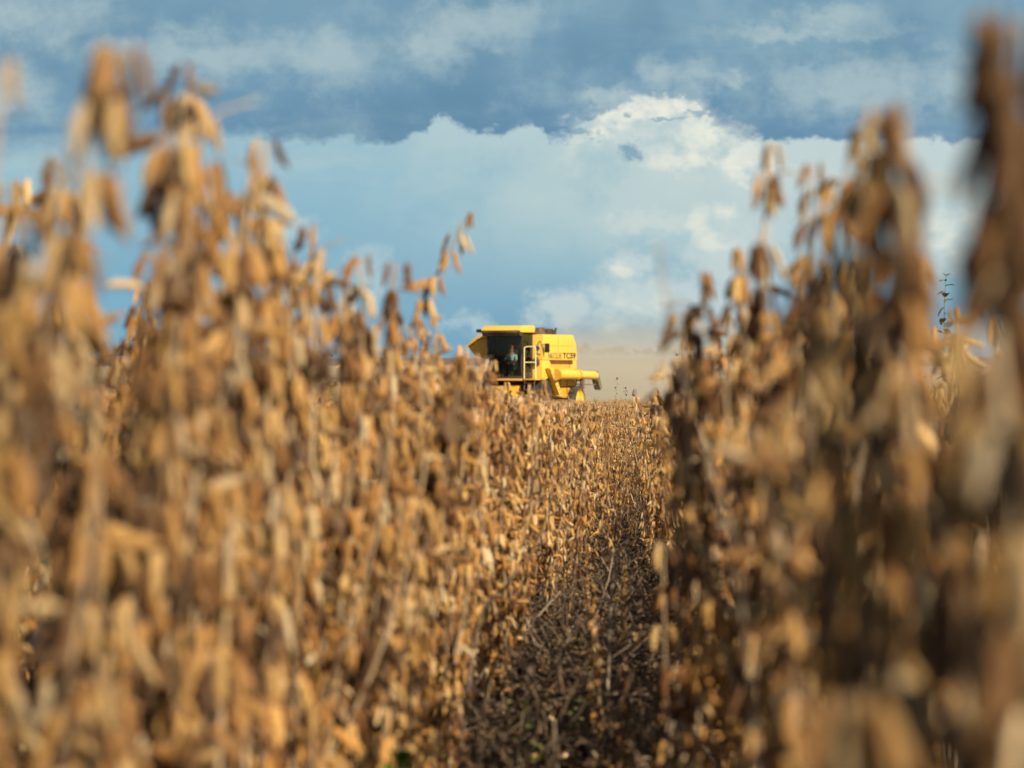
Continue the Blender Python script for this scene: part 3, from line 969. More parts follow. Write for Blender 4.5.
M_YEL = mat_paint('yellow_paint', (0.62, 0.385, 0.036), 0.6)
M_YEL2 = mat_paint('worn_yellow_paint', (0.50, 0.26, 0.018), 0.75)
M_BLK = mat_paint('black_plastic', (0.018, 0.016, 0.018), 0.2, 0.5)
M_BRN = mat_paint('dark_engine_cover', (0.045, 0.03, 0.03), 0.3, 0.6)
M_TYRE = mat_paint('tyre_rubber', (0.022, 0.021, 0.02), 0.25, 0.8)
M_STEEL = mat_paint('bare_steel', (0.33, 0.30, 0.26), 0.4, 0.45)
M_WHITE = mat_paint('cream_rail_paint', (0.72, 0.60, 0.32), 0.3, 0.45)
M_LET = mat_paint('black_lettering', (0.02, 0.018, 0.015), 0.1, 0.6)
M_LET2 = mat_paint('faded_lettering', (0.12, 0.085, 0.02), 0.2, 0.6)
M_BADGE = mat_paint('blue_badge_paint', (0.06, 0.04, 0.16), 0.05, 0.5)
M_SEAT = mat_paint('seat_cloth', (0.03, 0.035, 0.035), 0.1, 0.9)
M_RUB = mat_paint('worn_rubber', (0.10, 0.075, 0.055), 0.4, 0.85)
M_SKIN = mat_paint('skin', (0.34, 0.19, 0.12), 0.0, 0.55)
M_SHIRT = mat_paint('pale_blue_shirt_cloth', (0.42, 0.52, 0.60), 0.1, 0.9)
M_TROU = mat_paint('dark_trouser_cloth', (0.03, 0.035, 0.05), 0.1, 0.9)
M_CAP = mat_paint('red_cap_cloth', (0.42, 0.03, 0.035), 0.05, 0.85)


def mat_glass():
    m, T, out = new_mat('tinted_cab_glass')
    tr = T.n('ShaderNodeBsdfTransparent')
    tr.inputs[0].default_value = (0.66, 0.73, 0.69, 1)
    gl = T.n('ShaderNodeBsdfGlossy')
    gl.inputs['Roughness'].default_value = 0.03
    gl.inputs[0].default_value = (0.8, 0.9, 0.9, 1)
    mx = T.n('ShaderNodeMixShader')
    fr = T.n('ShaderNodeFresnel')
    fr.inputs[0].default_value = 1.4
    T.t.links.new(fr.outputs[0], mx.inputs[0])
    T.t.links.new(tr.outputs[0], mx.inputs[1])
    T.t.links.new(gl.outputs[0], mx.inputs[2])
    T.t.links.new(mx.outputs[0], out.inputs[0])
    return m


M_GLASS = mat_glass()


class MB:
    def __init__(self):
        self.bm = bmesh.new()

    def box(self, x0, x1, y0, y1, z0, z1, bev=0.0):
        r = bmesh.ops.create_cube(self.bm, size=1.0)
        for v in r['verts']:
            v.co = Vector(((x0 + x1) / 2 + v.co.x * (x1 - x0), (y0 + y1) / 2 + v.co.y * (y1 - y0), (z0 + z1) / 2 + v.co.z * (z1 - z0)))
        if bev:
            es = list({e for v in r['verts'] for e in v.link_edges})
            bmesh.ops.bevel(self.bm, geom=es, offset=bev, segments=2, affect='EDGES', profile=0.6)
        return self

    def prism(self, prof, axis, lo, hi, bev=0.0):
        """prof: 2-D polygon; axis 'y' -> profile is (x,z); axis 'x' -> (y,z); axis 'z' -> (x,y)"""
        def P(a, b, t):
            return {'y': (a, t, b), 'x': (t, a, b), 'z': (a, b, t)}[axis]
        lo_ = lo if hasattr(lo, '__len__') else [lo] * len(prof)
        hi_ = hi if hasattr(hi, '__len__') else [hi] * len(prof)
        A = [self.bm.verts.new(P(a, b, lo_[i])) for i, (a, b) in enumerate(prof)]
        B = [self.bm.verts.new(P(a, b, hi_[i])) for i, (a, b) in enumerate(prof)]
        n = len(prof)
        fs = [self.bm.faces.new(A), self.bm.faces.new(B[::-1])]
        for i in range(n):
            fs.append(self.bm.faces.new((A[i], B[i], B[(i + 1) % n], A[(i + 1) % n])))
        if bev:
            es = list({e for f in fs for e in f.edges})
            bmesh.ops.bevel(self.bm, geom=es, offset=bev, segments=2, affect='EDGES', profile=0.6)
        return self

    def cyl(self, p0, p1, r0, r1=None, n=20):
        p0, p1 = Vector(p0), Vector(p1)
        r1 = r0 if r1 is None else r1
        q = (p1 - p0).to_track_quat('Z', 'Y')
        A, B = [], []
        for i in range(n):
            a = 2 * math.pi * i / n
            d = q @ Vector((math.cos(a), math.sin(a), 0))
            A.append(self.bm.verts.new(p0 + d * r0)); B.append(self.bm.verts.new(p1 + d * r1))
        for i in range(n):
            self.bm.faces.new((A[i], A[(i + 1) % n], B[(i + 1) % n], B[i]))
        self.bm.faces.new(A[::-1]); self.bm.faces.new(B)
        return self

    def bar(self, pts, r, n=8):
        for a, b in zip(pts[:-1], pts[1:]):
            self.cyl(a, b, r, n=n)
        return self

    def lathe(self, prof, c, axis, n=36):
        """prof: (radius, offset along axis)"""
        c = Vector(c); ax = Vector(axis).normalized()
        q = ax.to_track_quat('Z', 'Y')
        rings = []
        for r, o in prof:
            rings.append([self.bm.verts.new(c + ax * o + q @ Vector((r * math.cos(2 * math.pi * i / n), r * math.sin(2 * math.pi * i / n), 0))) for i in range(n)])
        for A, B in zip(rings[:-1], rings[1:]):
            for i in range(n):
                self.bm.faces.new((A[i], A[(i + 1) % n], B[(i + 1) % n], B[i]))
        return self

    def build(self, name, mat, parent, smooth=30):
        bmesh.ops.recalc_face_normals(self.bm, faces=self.bm.faces)
        me = bpy.data.meshes.new(name)
        self.bm.to_mesh(me); self.bm.free()
        me.materials.append(mat)
        if smooth:
            me.polygons.foreach_set('use_smooth', [True] * len(me.polygons))
            me.set_sharp_from_angle(angle=R(smooth))
        return link(name, me, parent)


COMB_Y = 98.0
COMB_X = -0.31


def build_combine():
    root = empty('combine_harvester', (COMB_X, COMB_Y, gz(COMB_Y)), (0, 0, math.atan2(-0.906, -0.42)))
    tag(root, 'yellow combine harvester with dark glass cab working above the crop', 'combine harvester')
    # x forward (0 = cab front), y to its left, z up
    # --- cab
    cab = MB()
    cab.box(-0.98, -0.02, -0.80, -0.73, 1.66, 1.80).box(-0.98, -0.02, 0.73, 0.80, 1.66, 1.80)
    cab.box(-1.02, 0.02, -0.80, 0.80, 1.56, 1.66, 0.02)
    for y in (-0.77, 0.77):
        cab.box(-0.06, 0.0, y - 0.03, y + 0.03, 1.80, 3.42)
        cab.box(-1.0, -0.93, y - 0.03, y + 0.03, 1.80, 3.42)
    cab.box(-1.03, -1.0, -0.80, 0.80, 1.66, 3.42)
    cabo = cab.build('cab', M_BLK, root)
    g = MB()
    n = 10
    ring = []
    for i in range(n + 1):
        y = -0.74 + 1.48 * i / n
        bulge = 0.10 * (1 - (y / 0.74) ** 2)
        ring.append((y, 0.0 + bulge))
    for (y0, x0), (y1, x1) in zip(ring[:-1], ring[1:]):
        a = [(x0 - 0.02, y0, 1.70), (x1 - 0.02, y1, 1.70), (x1 + 0.02, y1, 2.6), (x0 + 0.02, y0, 2.6)]
        b = [(x0 + 0.02, y0, 2.6), (x1 + 0.02, y1, 2.6), (x1 - 0.03, y1, 3.40), (x0 - 0.03, y0, 3.40)]
        for q in (a, b): g.bm.faces.new([g.bm.verts.new(p) for p in q])
    bmesh.ops.remove_doubles(g.bm, verts=g.bm.verts, dist=1e-4)
    g.build('windscreen', M_GLASS, cabo)
    for y in (-0.79, 0.79):
        w = MB(); w.box(-0.93, -0.06, y - 0.006, y + 0.006, 1.80, 3.40); w.build('side_window', M_GLASS, cabo)
    MB().box(-0.99, 0.10, -0.80, 0.80, 1.47, 1.56, 0.03).build('cab_sill', M_YEL2, cabo)
    rf = MB()
    rf.prism([(-1.16, 3.44), (0.30, 3.44), (0.40, 3.52), (0.34, 3.62), (0.05, 3.72), (-0.95, 3.73), (-1.16, 3.64)], 'y', -0.88, 0.88, 0.035)
    rf.build('cab_roof', M_YEL, cabo)
    MB().prism([(0.0, 3.27), (0.30, 3.30), (0.42, 3.44), (0.36, 3.50), (0.0, 3.438)], 'y', -0.84, 0.84, 0.01).build('visor', M_BLK, cabo)
    MB().cyl((-0.5, 0, 1.66), (-0.5, 0, 1.9), 0.16).box(-0.72, -0.28, -0.24, 0.24, 1.9, 2.02, 0.04).prism([(-0.78, 2.02), (-0.66, 2.02), (-0.74, 2.72), (-0.84, 2.72)], 'y', -0.23, 0.23, 0.03).build('driver_seat', M_SEAT, cabo)
    sw = MB(); sw.bar([(-0.02, 0, 1.66), (-0.14, 0, 2.24)], 0.03)
    k = 18
    cpts = [Vector((-0.155, 0, 2.29)) + Vector((0.10 * math.sin(2 * math.pi * i / k) * -1, 0.19 * math.cos(2 * math.pi * i / k), 0.16 * math.sin(2 * math.pi * i / k))) for i in range(k + 1)]
    sw.bar(cpts, 0.014, 6).bar([cpts[0], cpts[9]], 0.012, 6)
    sw.build('steering_wheel', M_BLK, cabo)
    MB().box(-0.75, -0.2, -0.62, -0.36, 1.66, 2.22, 0.03).build('console', M_SEAT, cabo)
    # --- grain tank: sides with a chamfered rear corner and an undercut groove
    tank = MB()
    prof = [(-1.04, 2.32), (-1.04, 3.37), (-4.18, 3.37), (-4.5, 2.98), (-4.62, 2.30)]
    tank.prism(prof, 'y', -1.25, 1.25, 0.03)
    ta = tank.build('grain_tank', M_YEL, root)
    tr = MB()
    tr.box(-4.1, -1.16, 1.252, 1.262, 2.90, 2.915).box(-2.62, -2.605, 1.252, 1.262, 2.60, 3.34)
    tr.build('panel_seam', M_YEL2, ta)
    up = MB()
    up.prism([(-1.04, 1.55), (-1.04, 2.317), (-1.75, 2.317), (-1.95, 2.14), (-1.80, 1.97), (-4.0, 1.97), (-4.45, 1.55)], 'y', -1.22, 1.22, 0.02)
    up.build('side_body', M_YEL, root)
    MB().box(-4.45, -1.7, -1.0, 1.0, 1.9, 2.317).build('groove_panel', M_YEL2, root)
    hood = MB()
    hood.prism([(-4.3, 1.45), (-4.3, 2.30), (-4.66, 2.30), (-4.66, 2.55), (-5.0, 2.52), (-5.14, 2.2), (-5.14, 1.62), (-4.95, 1.45)], 'y', -1.0, 1.0, 0.04)
    hood.build('straw_hood', M_YEL, root)
    low = MB()
    low.prism([(-1.7, 0.95), (-1.9, 1.50), (-4.5, 1.50), (-4.95, 1.40), (-4.6, 0.92), (-3.6, 0.72)], 'y', -1.12, 1.12, 0.02)
    low.build('lower_shield', M_YEL2, root)
    sh = MB()
    for x in (-2.4, -3.1, -3.8): sh.box(x - 0.012, x + 0.012, 1.122, 1.14, 0.9, 1.47)
    sh.box(-4.5, -1.9, 1.122, 1.145, 1.18, 1.21)
    sh.build('shield_seam', M_BRN, root)
    MB().box(-4.9, -0.6, -0.7, 0.7, 0.75, 1.30).build('chassis', M_BRN, root)
    # dark covers on top of tank and engine
    MB().prism([(-1.02, 3.374), (-1.10, 3.64), (-1.85, 3.66), (-1.9, 3.374)], 'y', -1.0, 1.0, 0.03).build('tank_cover', M_BRN, root)
    MB().prism([(-1.92, 3.374), (-1.92, 3.60), (-2.7, 3.62), (-3.05, 3.374)], 'y', -0.85, 0.98, 0.03).build('engine_cover', M_BLK, root)
    MB().cyl((-3.55, 0.7, 3.374), (-3.55, 0.7, 3.54), 0.05).cyl((-3.55, 0.7, 3.54), (-3.64, 0.7, 3.64), 0.05).build('exhaust_pipe', M_BRN, root)
    # flared tank extension on its right side
    fl = MB()
    fl.prism([(-1.25, 3.40), (-1.72, 3.36), (-2.22, 2.94), (-2.20, 2.84), (-1.70, 3.22), (-1.25, 3.26)], 'x', -3.4, -1.06, 0.012)
    fl.build('tank_flap', M_YEL, root)
    MB().prism([(-1.25, 3.24), (-1.70, 3.20), (-2.16, 2.82), (-1.9, 2.5), (-1.25, 2.3)], 'x', -3.3, -1.14, 0.01).build('flap_side', M_YEL2, root)
    MB().box(-1.2, 0.22, -1.18, -0.86, 3.44, 3.58, 0.03).build('mirror_housing', M_BLK, root)
    # --- lettering on the tank side
    def letters(text, x_front, width, z, hgt, mat, bold=0.006):
        cu = bpy.data.curves.new('lettering', 'FONT')
        cu.body = text
        cu.extrude = 0.004
        cu.offset = bold
        tmp = bpy.data.objects.new('tmp', cu)
        COL.objects.link(tmp)
        bpy.context.view_layer.update()
        me = bpy.data.meshes.new_from_object(tmp.evaluated_get(bpy.context.evaluated_depsgraph_get()))
        bpy.data.objects.remove(tmp)
        co = np.empty(len(me.vertices) * 3); me.vertices.foreach_get('co', co); co = co.reshape(-1, 3)
        mn, mx = co.min(0), co.max(0)
        sx, sy = width / (mx[0] - mn[0]), hgt / (mx[1] - mn[1])
        new = np.stack([x_front - (co[:, 0] - mn[0]) * sx, 1.258 + co[:, 2], z + (co[:, 1] - mn[1]) * sy], 1)
        me.vertices.foreach_set('co', new.ravel()); me.update()
        me.materials.clear(); me.materials.append(mat)
        link('lettering', me, ta)
    letters('NKCLUE', -1.60, 1.34, 2.37, 0.24, M_LET2)
    letters('TC59', -3.08, 1.34, 2.37, 0.25, M_LET, 0.022)
    # --- front face details beside the cab
    MB().lathe([(0.001, 0.0), (0.09, 0.0), (0.10, -0.012)], (-1.022, 1.02, 2.80), (1, 0, 0), 20).build('round_badge', M_BADGE, root)
    MB().bar([(-1.02, 1.12, 3.1), (-0.9, 1.22, 3.02), (-0.88, 1.30, 2.8), (-0.95, 1.30, 2.66)], 0.018).build('hose', M_BRN, root)
    mi = MB(); mi.box(-1.06, -1.0, 1.34, 1.56, 2.62, 3.0, 0.03)
    mo = mi.build('rear_mirror', M_BLK, root)
    MB().bar([(-1.03, 1.25, 2.95), (-1.03, 1.42, 2.98)], 0.014).build('mirror_arm', M_BLK, mo)
    MB().box(-1.03, -0.92, 0.86, 1.12, 2.10, 2.34, 0.03).cyl((-0.98, 1.0, 2.3), (-0.98, 1.0, 2.44), 0.06).build('control_box', M_BRN, root)
    # --- platform, rails and ladder on its left
    MB().box(-1.0, 0.05, 0.84, 1.42, 1.50, 1.56, 0.01).build('platform', M_YEL2, root)
    rl = MB()
    rl.bar([(0.02, 0.90, 1.55), (0.02, 0.90, 2.82), (0.0, 1.02, 2.86), (-0.02, 1.32, 2.86), (-0.04, 1.38, 2.80), (-0.04, 1.38, 1.55)], 0.022)
    rl.bar([(0.02, 0.90, 2.22), (-0.04, 1.38, 2.22)], 0.02)
    rl.build('handrail', M_WHITE, root)
    ld = MB()
    for y in (0.92, 1.36): ld.bar([(0.0, y, 1.50), (0.25, y, 0.5)], 0.025)
    for i in range(4):
        t = i / 3.5
        ld.box(0.0 + .25 * t - .05, 0.06 + .25 * t + .05, 0.94, 1.34, 1.36 - t * 0.95, 1.39 - t * .95)
    ld.build('ladder', M_BRN, root)
    # slanting grain elevator with holes
    el = MB()
    el.prism([(-1.30, 1.98), (-1.62, 1.98), (-2.62, 0.85), (-2.28, 0.85)], 'y', 1.24, 1.46, 0.02)
    eo = el.build('elevator', M_YEL, root)
    ho = MB()
    for i in range(7):
        t = i / 6
        ho.cyl((-1.46 - 0.98 * t, 1.455, 1.88 - 0.95 * t), (-1.46 - 0.98 * t, 1.467, 1.88 - 0.95 * t), 0.035, n=10)
    ho.build('bolt_row', M_BRN, eo)
    # --- unloading auger folded back along the side
    au = MB()
    au.cyl((-1.75, 1.55, 1.72), (-3.95, 1.52, 1.70), 0.205, n=28)
    au.cyl((-3.95, 1.52, 1.70), (-6.0, 1.48, 1.65), 0.175, n=28)
    ao = au.build('unloading_auger', M_YEL, root)
    MB().cyl((-3.90, 1.52, 1.70), (-4.02, 1.52, 1.70), 0.235, n=28).cyl((-1.70, 1.55, 1.72), (-1.80, 1.55, 1.72), 0.24, n=28).build('flange', M_YEL2, ao)
    MB().prism([(-5.92, 1.83), (-6.06, 1.83), (-6.2, 1.55), (-6.48, 1.12), (-6.30, 1.02), (-6.0, 1.42)], 'y', 1.33, 1.63, 0.03).build('spout', M_RUB, ao)
    MB().bar([(-4.6, 1.2, 1.45), (-4.6, 1.48, 1.50)], 0.05).box(-4.68, -4.52, 1.4, 1.56, 1.1, 1.5, 0.01).build('auger_rest', M_BRN, root)
    MB().bar([(-4.7, 1.2, 1.28), (-6.1, 1.45, 1.26)], 0.025).build('brace', M_RUB, root)

    # --- wheels
    def wheel(x, y, r, w, rim_r, name, steer=0.0, paint=M_YEL):
        e = empty(name, (x, y, r)); e.parent = root
        e.rotation_euler = (0, 0, steer)
        s = 1 if y > 0 else -1
        t = MB(); h = w / 2
        t.lathe([(rim_r, -h * .8), (r * .86, -h), (r * .96, -h * .9), (r, -h * .6), (r, h * .6), (r * .96, h * .9), (r * .86, h), (rim_r, h * .8), (rim_r, -h * .8)], (0, 0, 0), (0, s, 0), 44)
        nl = 22
        for i in range(nl):
            a = 2 * math.pi * i / nl
            for sd in (-1, 1):
                p0 = Vector((math.cos(a), 0, math.sin(a))) * r + Vector((0, sd * h * 0.06, 0))
                a2 = a + 0.16
                p1 = Vector((math.cos(a2), 0, math.sin(a2))) * (r * .985) + Vector((0, sd * h * .92, 0))
                t.cyl(p0, p1, 0.035, 0.03, 5)
        t.build('tyre', M_TYRE, e)
        q = MB()
        q.lathe([(0.001, h * .30), (0.14, h * .32), (0.16, h * .12), (rim_r * .8, h * .02), (rim_r * .9, h * .55), (rim_r * 1.03, h * .84), (rim_r * .96, h * .84), (rim_r * .9, -h * .7)], (0, 0, 0), (0, s, 0), 36)
        ro = q.build('rim', paint, e)
        b = MB()
        for i in range(8):
            a = 2 * math.pi * i / 8
            b.cyl((0.11 * math.cos(a), s * h * .3, 0.11 * math.sin(a)), (0.11 * math.cos(a), s * (h * .3 + .03), 0.11 * math.sin(a)), 0.018, n=6)
        b.build('hub_bolt', M_STEEL, ro)
    wheel(-1.2, 1.02, 0.78, 0.5, 0.40, 'front_wheel', 0.0, M_BRN)
    wheel(-1.2, -1.02, 0.78, 0.5, 0.40, 'front_wheel', 0.0, M_BRN)
    wheel(-4.35, 1.34, 0.60, 0.34, 0.525, 'rear_wheel', 0.05)
    wheel(-4.35, -1.34, 0.60, 0.34, 0.525, 'rear_wheel', 0.05)
    MB().cyl((-4.35, -1.2, 0.64), (-4.35, 1.2, 0.64), 0.08).build('rear_axle', M_YEL2, root)
    # --- feeder house and header (mostly behind the crop)
    MB().prism([(-0.3, 1.30), (-0.3, 0.75), (1.55, 0.25), (1.7, 0.95)], 'y', -0.62, 0.62, 0.03).build('feeder_house', M_YEL2, root)
    hd = MB()
    hd.prism([(1.66, 0.18), (1.66, 0.80), (1.74, 0.80), (1.80, 0.40), (2.6, 0.16), (2.6, 0.10)], 'y', -2.3, 2.3)
    ho_ = hd.build('cutting_header', M_YEL2, root)
    for y in (-2.35, 2.35):
        MB().prism([(1.62, 0.15), (1.62, 0.82), (2.2, 0.7), (3.2, 0.2), (3.2, 0.1)], 'y', y - 0.04, y + 0.04).build('end_shield', M_YEL, ho_)
    rl = MB()
    rl.cyl((2.55, -2.25, 0.62), (2.55, 2.25, 0.62), 0.05, n=10)
    for i in range(6):
        a = i * math.pi / 3
        px, pz = 2.55 + 0.36 * math.cos(a), 0.62 + 0.30 * math.sin(a)
        rl.cyl((px, -2.25, pz), (px, 2.25, pz), 0.018, n=6)
        for k2 in range(5):
            yy = -2.2 + k2 * 1.1
            rl.cyl((2.55, yy, 0.62), (px, yy, pz), 0.014, n=5)
    rl.build('reel', M_STEEL, ho_)
    MB().cyl((1.98, -2.25, 0.52), (1.98, 2.25, 0.52), 0.16, n=16).build('feed_auger', M_STEEL, ho_)
    return root


comb = build_combine()


# ------------------------------------------------------------------ the driver
def skin_mesh(name, chains, levels=1):
    """chains: list of [(co, radius), ...]; the first item of a chain may be an index into earlier verts"""
    verts, edges, rad = [], [], []
    for ch in chains:
        prev = None
        for it in ch:
            if isinstance(it, int):
                prev = it
                continue
            verts.append(it[0]); rad.append(it[1])
            i = len(verts) - 1
            if prev is not None: edges.append((prev, i))
            prev = i
    me = bpy.data.meshes.new(name)
    me.from_pydata(verts, edges, [])
    o = bpy.data.objects.new(name, me)
    COL.objects.link(o)
    o.modifiers.new('skin', 'SKIN')
    sd = me.skin_vertices[0].data
    for i, r in enumerate(rad):
        sd[i].radius = (r, r)
        sd[i].use_root = (i == 0)
    sm = o.modifiers.new('sub', 'SUBSURF')
    sm.levels = sm.render_levels = levels
    bpy.context.view_layer.update()
    res = bpy.data.meshes.new_from_object(o.evaluated_get(bpy.context.evaluated_depsgraph_get()))
    bpy.data.objects.remove(o)
    res.polygons.foreach_set('use_smooth', [True] * len(res.polygons))
    return res


def build_driver():
    m = comb.matrix_basis
    seat = Vector((-0.50, 0.08, 2.02))
    e = empty('person', m @ seat, comb.rotation_euler)
    tag(e, 'driver in red cap and pale blue shirt sitting behind the cab glass', 'person')
    # local: x forward, y left, z up, origin on the seat
    body = [
        [((0, 0, 0.09), 0.15), ((-0.03, 0, 0.25), 0.14), ((-0.05, 0, 0.42), 0.155), ((-0.04, 0, 0.54), 0.10), ((-0.02, 0, 0.62), 0.055), ((0.0, 0, 0.70), 0.085), ((0.01, 0, 0.78), 0.098), ((0.0, 0, 0.86), 0.07)],
        [0, ((0.10, 0.11, 0.08), 0.095), ((0.42, 0.13, 0.06), 0.068), ((0.44, 0.13, -0.18), 0.055), ((0.42, 0.13, -0.32), 0.042), ((0.54, 0.14, -0.34), 0.034)],
        [0, ((0.10, -0.11, 0.08), 0.095), ((0.42, -0.13, 0.06), 0.068), ((0.44, -0.13, -0.18), 0.055), ((0.42, -0.13, -0.32), 0.042), ((0.54, -0.14, -0.34), 0.034)],
        [3, ((-0.03, 0.18, 0.50), 0.062), ((0.06, 0.25, 0.27), 0.046), ((0.24, 0.20, 0.26), 0.036), ((0.31, 0.18, 0.28), 0.026), ((0.35, 0.17, 0.29), 0.030)],
        [3, ((-0.03, -0.18, 0.50), 0.062), ((0.06, -0.26, 0.27), 0.046), ((0.24, -0.22, 0.26), 0.036), ((0.31, -0.18, 0.28), 0.026), ((0.35, -0.17, 0.29), 0.030)],
    ]
    for s, base in ((1, 22), (-1, 27)):
        for k in range(4):
            y = s * 0.17 + (k - 1.5) * 0.018
            body.append([((0.355, y, 0.295), 0.010), ((0.39, y, 0.31), 0.009), ((0.40, y, 0.285), 0.008)])
        body.append([((0.33, s * 0.145, 0.29), 0.011), ((0.36, s * 0.13, 0.30), 0.009)])
    me = skin_mesh('body', body, 1)
    me.materials.append(M_SKIN)
    link('body', me, e)
    shirt = [
        [((0, 0, 0.10), 0.158), ((-0.03, 0, 0.25), 0.152), ((-0.05, 0, 0.42), 0.168), ((-0.04, 0, 0.535), 0.112)],
        [3, ((-0.03, 0.18, 0.50), 0.075), ((0.03, 0.235, 0.33), 0.060), ((0.05, 0.25, 0.28), 0.058)],
        [3, ((-0.03, -0.18, 0.50), 0.075), ((0.03, -0.245, 0.33), 0.060), ((0.05, -0.26, 0.28), 0.058)],
    ]
    sm = skin_mesh('shirt', shirt, 1); sm.materials.append(M_SHIRT); link('shirt', sm, e)
    tr = [
        [((0, 0, 0.07), 0.162), ((0, 0, 0.14), 0.160)],
        [0, ((0.10, 0.11, 0.08), 0.105), ((0.42, 0.13, 0.06), 0.078), ((0.44, 0.13, -0.18), 0.066), ((0.42, 0.13, -0.30), 0.056)],
        [0, ((0.10, -0.11, 0.08), 0.105), ((0.42, -0.13, 0.06), 0.078), ((0.44, -0.13, -0.18), 0.066), ((0.42, -0.13, -0.30), 0.056)],
    ]
    tm = skin_mesh('trousers', tr, 1); tm.materials.append(M_TROU); link('trousers', tm, e)
    cp = MB()
    cp.lathe([(0.105, 0.0), (0.108, 0.04), (0.095, 0.085), (0.06, 0.115), (0.001, 0.125)], (0.0, 0, 0.79), (0, 0, 1), 20)
    cp.prism([(0.06, -0.085), (0.15, -0.07), (0.19, 0.0), (0.15, 0.07), (0.06, 0.085)], 'z', 0.79, 0.80)
    cp.build('cap', M_CAP, e)
    fc = MB()
    fc.cyl((0.10, 0, 0.74), (0.125, 0, 0.715), 0.012, 0.018, 8)
    fc.build('nose', M_SKIN, e)
    for s in (1, -1):
        MB().cyl((0.0, s * 0.093, 0.71), (0.0, s * 0.106, 0.73), 0.028, 0.022, 10).build('ear', M_SKIN, e)
        MB().lathe([(0.001, -.006), (0.011, -.004), (0.011, .004), (0.001, .006)], (0.096, s * 0.036, 0.755), (1, 0, 0), 8).build('eye', M_BLK, e)


build_driver()


# ------------------------------------------------------------------ far trees
def mat_crown():
    m, T, out = new_mat('tree_leaves')
    at = T.n('ShaderNodeAttribute', attribute_name='tint')
    c = T.mix(at.outputs['Fac'], (0.028, 0.05, 0.022), (0.075, 0.105, 0.04))
    pbsdf(T, out, c, 0.8, spec=0.2)
    return m


M_CROWN = mat_crown()
M_BARK = mat_stem('bark', (0.06, 0.045, 0.035), (0.12, 0.09, 0.07))


def make_tree(seed, h, w):
    rs = np.random.RandomState(seed)
    e = empty('far_tree')
    P = np.array([[0, 0, 0], [0.1, 0, h * .25], [0.05, 0.1, h * .5], [0.1, 0, h * .8]])
    lim = [tube_np(P, np.array([.28, .22, .16, .06]) * h / 8, 7)]
    for k in range(6):
        a = rs.rand() * 6.28
        z = h * (.28 + .07 * k)
        L = w * .4
        lim.append(tube_np(np.array([[0.08, 0, z], [math.cos(a) * L * .5, math.sin(a) * L * .5, z + h * .12], [math.cos(a) * L, math.sin(a) * L, z + h * .2]]), np.array([.10, .07, .03]) * h / 8, 5))
    link('trunk', np_mesh('trunk', *merge(lim), M_BARK), e)
    n = 1400
    cl = []
    for k in range(14):
        a = rs.rand() * 6.28; r = w / 2 * math.sqrt(rs.rand()) * .8
        cl.append((math.cos(a) * r, math.sin(a) * r, h * (.42 + .45 * rs.rand()), w * (.12 + .13 * rs.rand())))
    V = np.empty((n, 4, 3)); ti = np.empty((n, 4))
    for i in range(n):
        c = cl[rs.randint(len(cl))]
        d = rs.normal(size=3); d /= np.linalg.norm(d)
        p = np.array(c[:3]) + d * c[3] * rs.rand() ** .4 * np.array([1, 1, .75])
        u = rs.normal(size=3); u /= np.linalg.norm(u)
        v = np.cross(u, d); s = rs.uniform(.10, .24) * h / 8 * 1.6
        V[i] = p + s * np.array([-u - .6 * v, u - .6 * v, u + .6 * v, -u + .6 * v])
        ti[i] = rs.rand()
    q = np.arange(n)[:, None] * 4
    t = np.concatenate([q + [0, 1, 2], q + [0, 2, 3]])
    link('crown', np_mesh('crown', V.reshape(-1, 3), t, M_CROWN, ti.ravel(), smooth=False), e)
    return e


def build_trees():
    rs = random.Random(5)
    protos = [make_tree(1, 7.0, 7.5), make_tree(2, 6.0, 8.0), make_tree(3, 8.0, 6.5)]
    used = [False] * 3
    spots = []
    for u in range(572, 760, 8):
        spots.append((u + rs.uniform(-3, 3), rs.uniform(1380, 1560), rs.uniform(0.75, 1.25), 0))
    for u in (389, 396, 402): spots.append((u, rs.uniform(1180, 1220), rs.uniform(0.55, 0.7), 1))
    for u in (364, 370): spots.append((u, 1350, 0.32, 1))
    spots.append((331, 1420, 0.34, 2))
    for i, (u, d, s, kind) in enumerate(spots):
        k = i % 3
        if not used[k]:
            o = protos[k]; used[k] = True
        else:
            o = protos[k].copy(); COL.objects.link(o)
            for ch in protos[k].children:
                c = ch.copy(); c.parent = o; COL.objects.link(c)
        o.location = ((u - 512) / FPX * d, d, gz(d) - 0.1)
        o.rotation_euler = (0, 0, rs.uniform(0, 6.28))
        o.scale = (s * 1.15, s * 1.15, s)
        if kind == 0:
            tag(o, 'hazy tree in the long treeline on the horizon behind the dust', 'tree', 'trees of the far treeline')
        elif kind == 1:
            tag(o, 'small dark tree on the bare horizon left of the combine', 'tree', 'trees left of the combine')
        else:
            tag(o, 'tiny lone bush on the bare horizon at far left', 'tree')


build_trees()


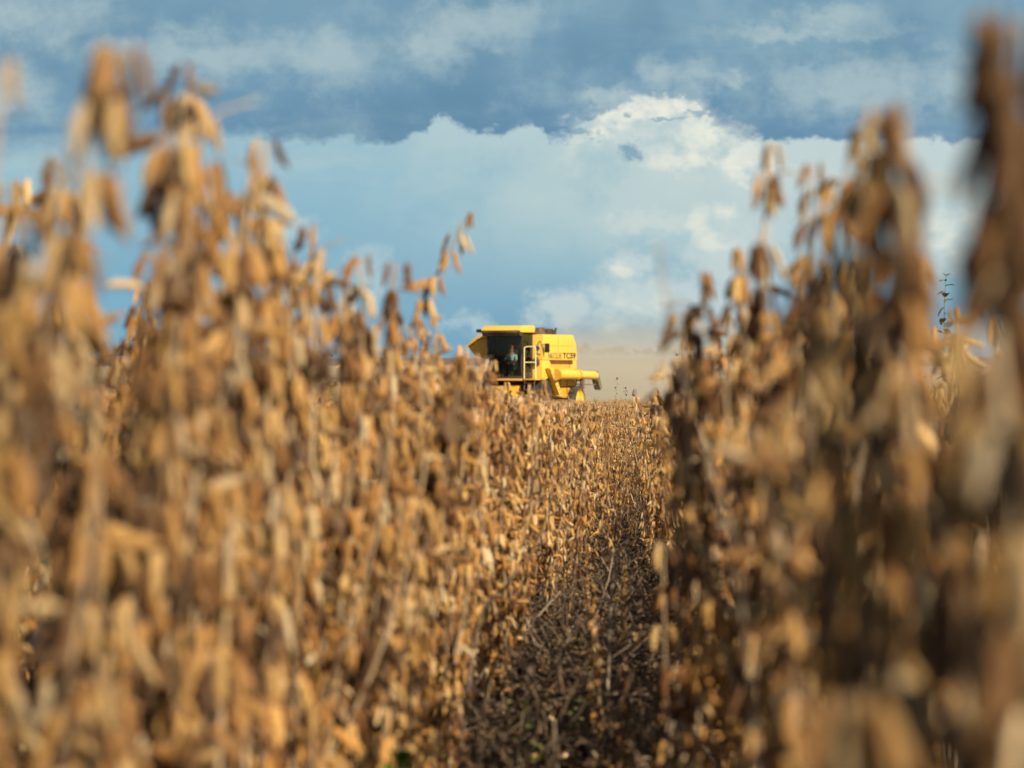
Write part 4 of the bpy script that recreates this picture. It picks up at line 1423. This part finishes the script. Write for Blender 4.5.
# ------------------------------------------------------------------ dust behind the combine
def build_dust():
    m, T, out = new_mat('dust')
    tc = T.n('ShaderNodeNewGeometry')
    pos = tc.outputs['Position']
    sp = T.n('ShaderNodeSeparateXYZ')
    T.put(sp.inputs[0], pos)
    x, y, z = sp.outputs
    g0 = gz(108)
    n = T.noise(pos, 0.2, 6, 0.68)
    hz = T.m('SUBTRACT', z, g0)
    top = T.ss(T.m('ADD', hz, T.m('MULTIPLY', T.m('SUBTRACT', n, 0.5), 7.0)), 5.0, 1.0)
    sx = T.m('MULTIPLY', T.ss(x, 0.8, 3.2), T.ss(x, 22.0, 9.0))
    sy = T.m('MULTIPLY', T.ss(y, 101.5, 105), T.ss(y, 132, 122))
    den = T.m('MULTIPLY', T.m('MULTIPLY', top, T.m('MULTIPLY', sx, sy)), T.m('MULTIPLY', T.ss(n, 0.34, 0.66), 0.32))
    pv = T.n('ShaderNodeVolumePrincipled')
    pv.inputs['Color'].default_value = (0.70, 0.675, 0.585, 1)
    T.put(pv.inputs['Density'], den)
    pv.inputs['Anisotropy'].default_value = 0.1
    T.t.links.new(pv.outputs[0], out.inputs['Volume'])
    m.cycles.homogeneous_volume = False
    b = MB(); b.box(1.0, 23.0, 101.2, 132.5, gz(101) - 1.2, gz(108) + 6.5)
    o = b.build('dust_cloud', m, None, 0)
    tag(o, 'beige dust cloud drifting behind the combine', 'dust', kind='stuff')


build_dust()


# ------------------------------------------------------------------ a small bird
def build_bird():
    d = 60.0
    bm = MB()
    bm.lathe([(0.001, -.10), (0.018, -.07), (0.035, -.01), (0.032, .04), (0.02, .07), (0.022, .085), (0.012, .105), (0.001, .125)], (0, 0, 0), (1, 0, 0.15), 12)
    for s in (1, -1):
        bm.prism([(0.05, s * 0.02), (0.06, s * 0.09), (0.0, s * 0.17), (-0.02, s * 0.10), (-0.03, s * 0.02)], 'z', [0.01, 0.05, 0.08, 0.05, 0.01], [0.018, 0.055, 0.083, 0.055, 0.018])
    bm.prism([(-0.08, -0.012), (-0.15, -0.03), (-0.15, 0.03), (-0.08, 0.012)], 'z', -0.016, -0.010)
    o = bm.build('bird', mat_paint('dark_feathers', (0.02, 0.018, 0.016), 0.0, 0.8), None)
    o.location = ((677 - 512) / FPX * d, d, CAM_Z + (358 - 355) / FPX * d)
    o.rotation_euler = (0.3, 0.1, 0.9)
    o.scale = (0.6,) * 3
    tag(o, 'tiny dark bird flying low right of the dust', 'bird')


build_bird()
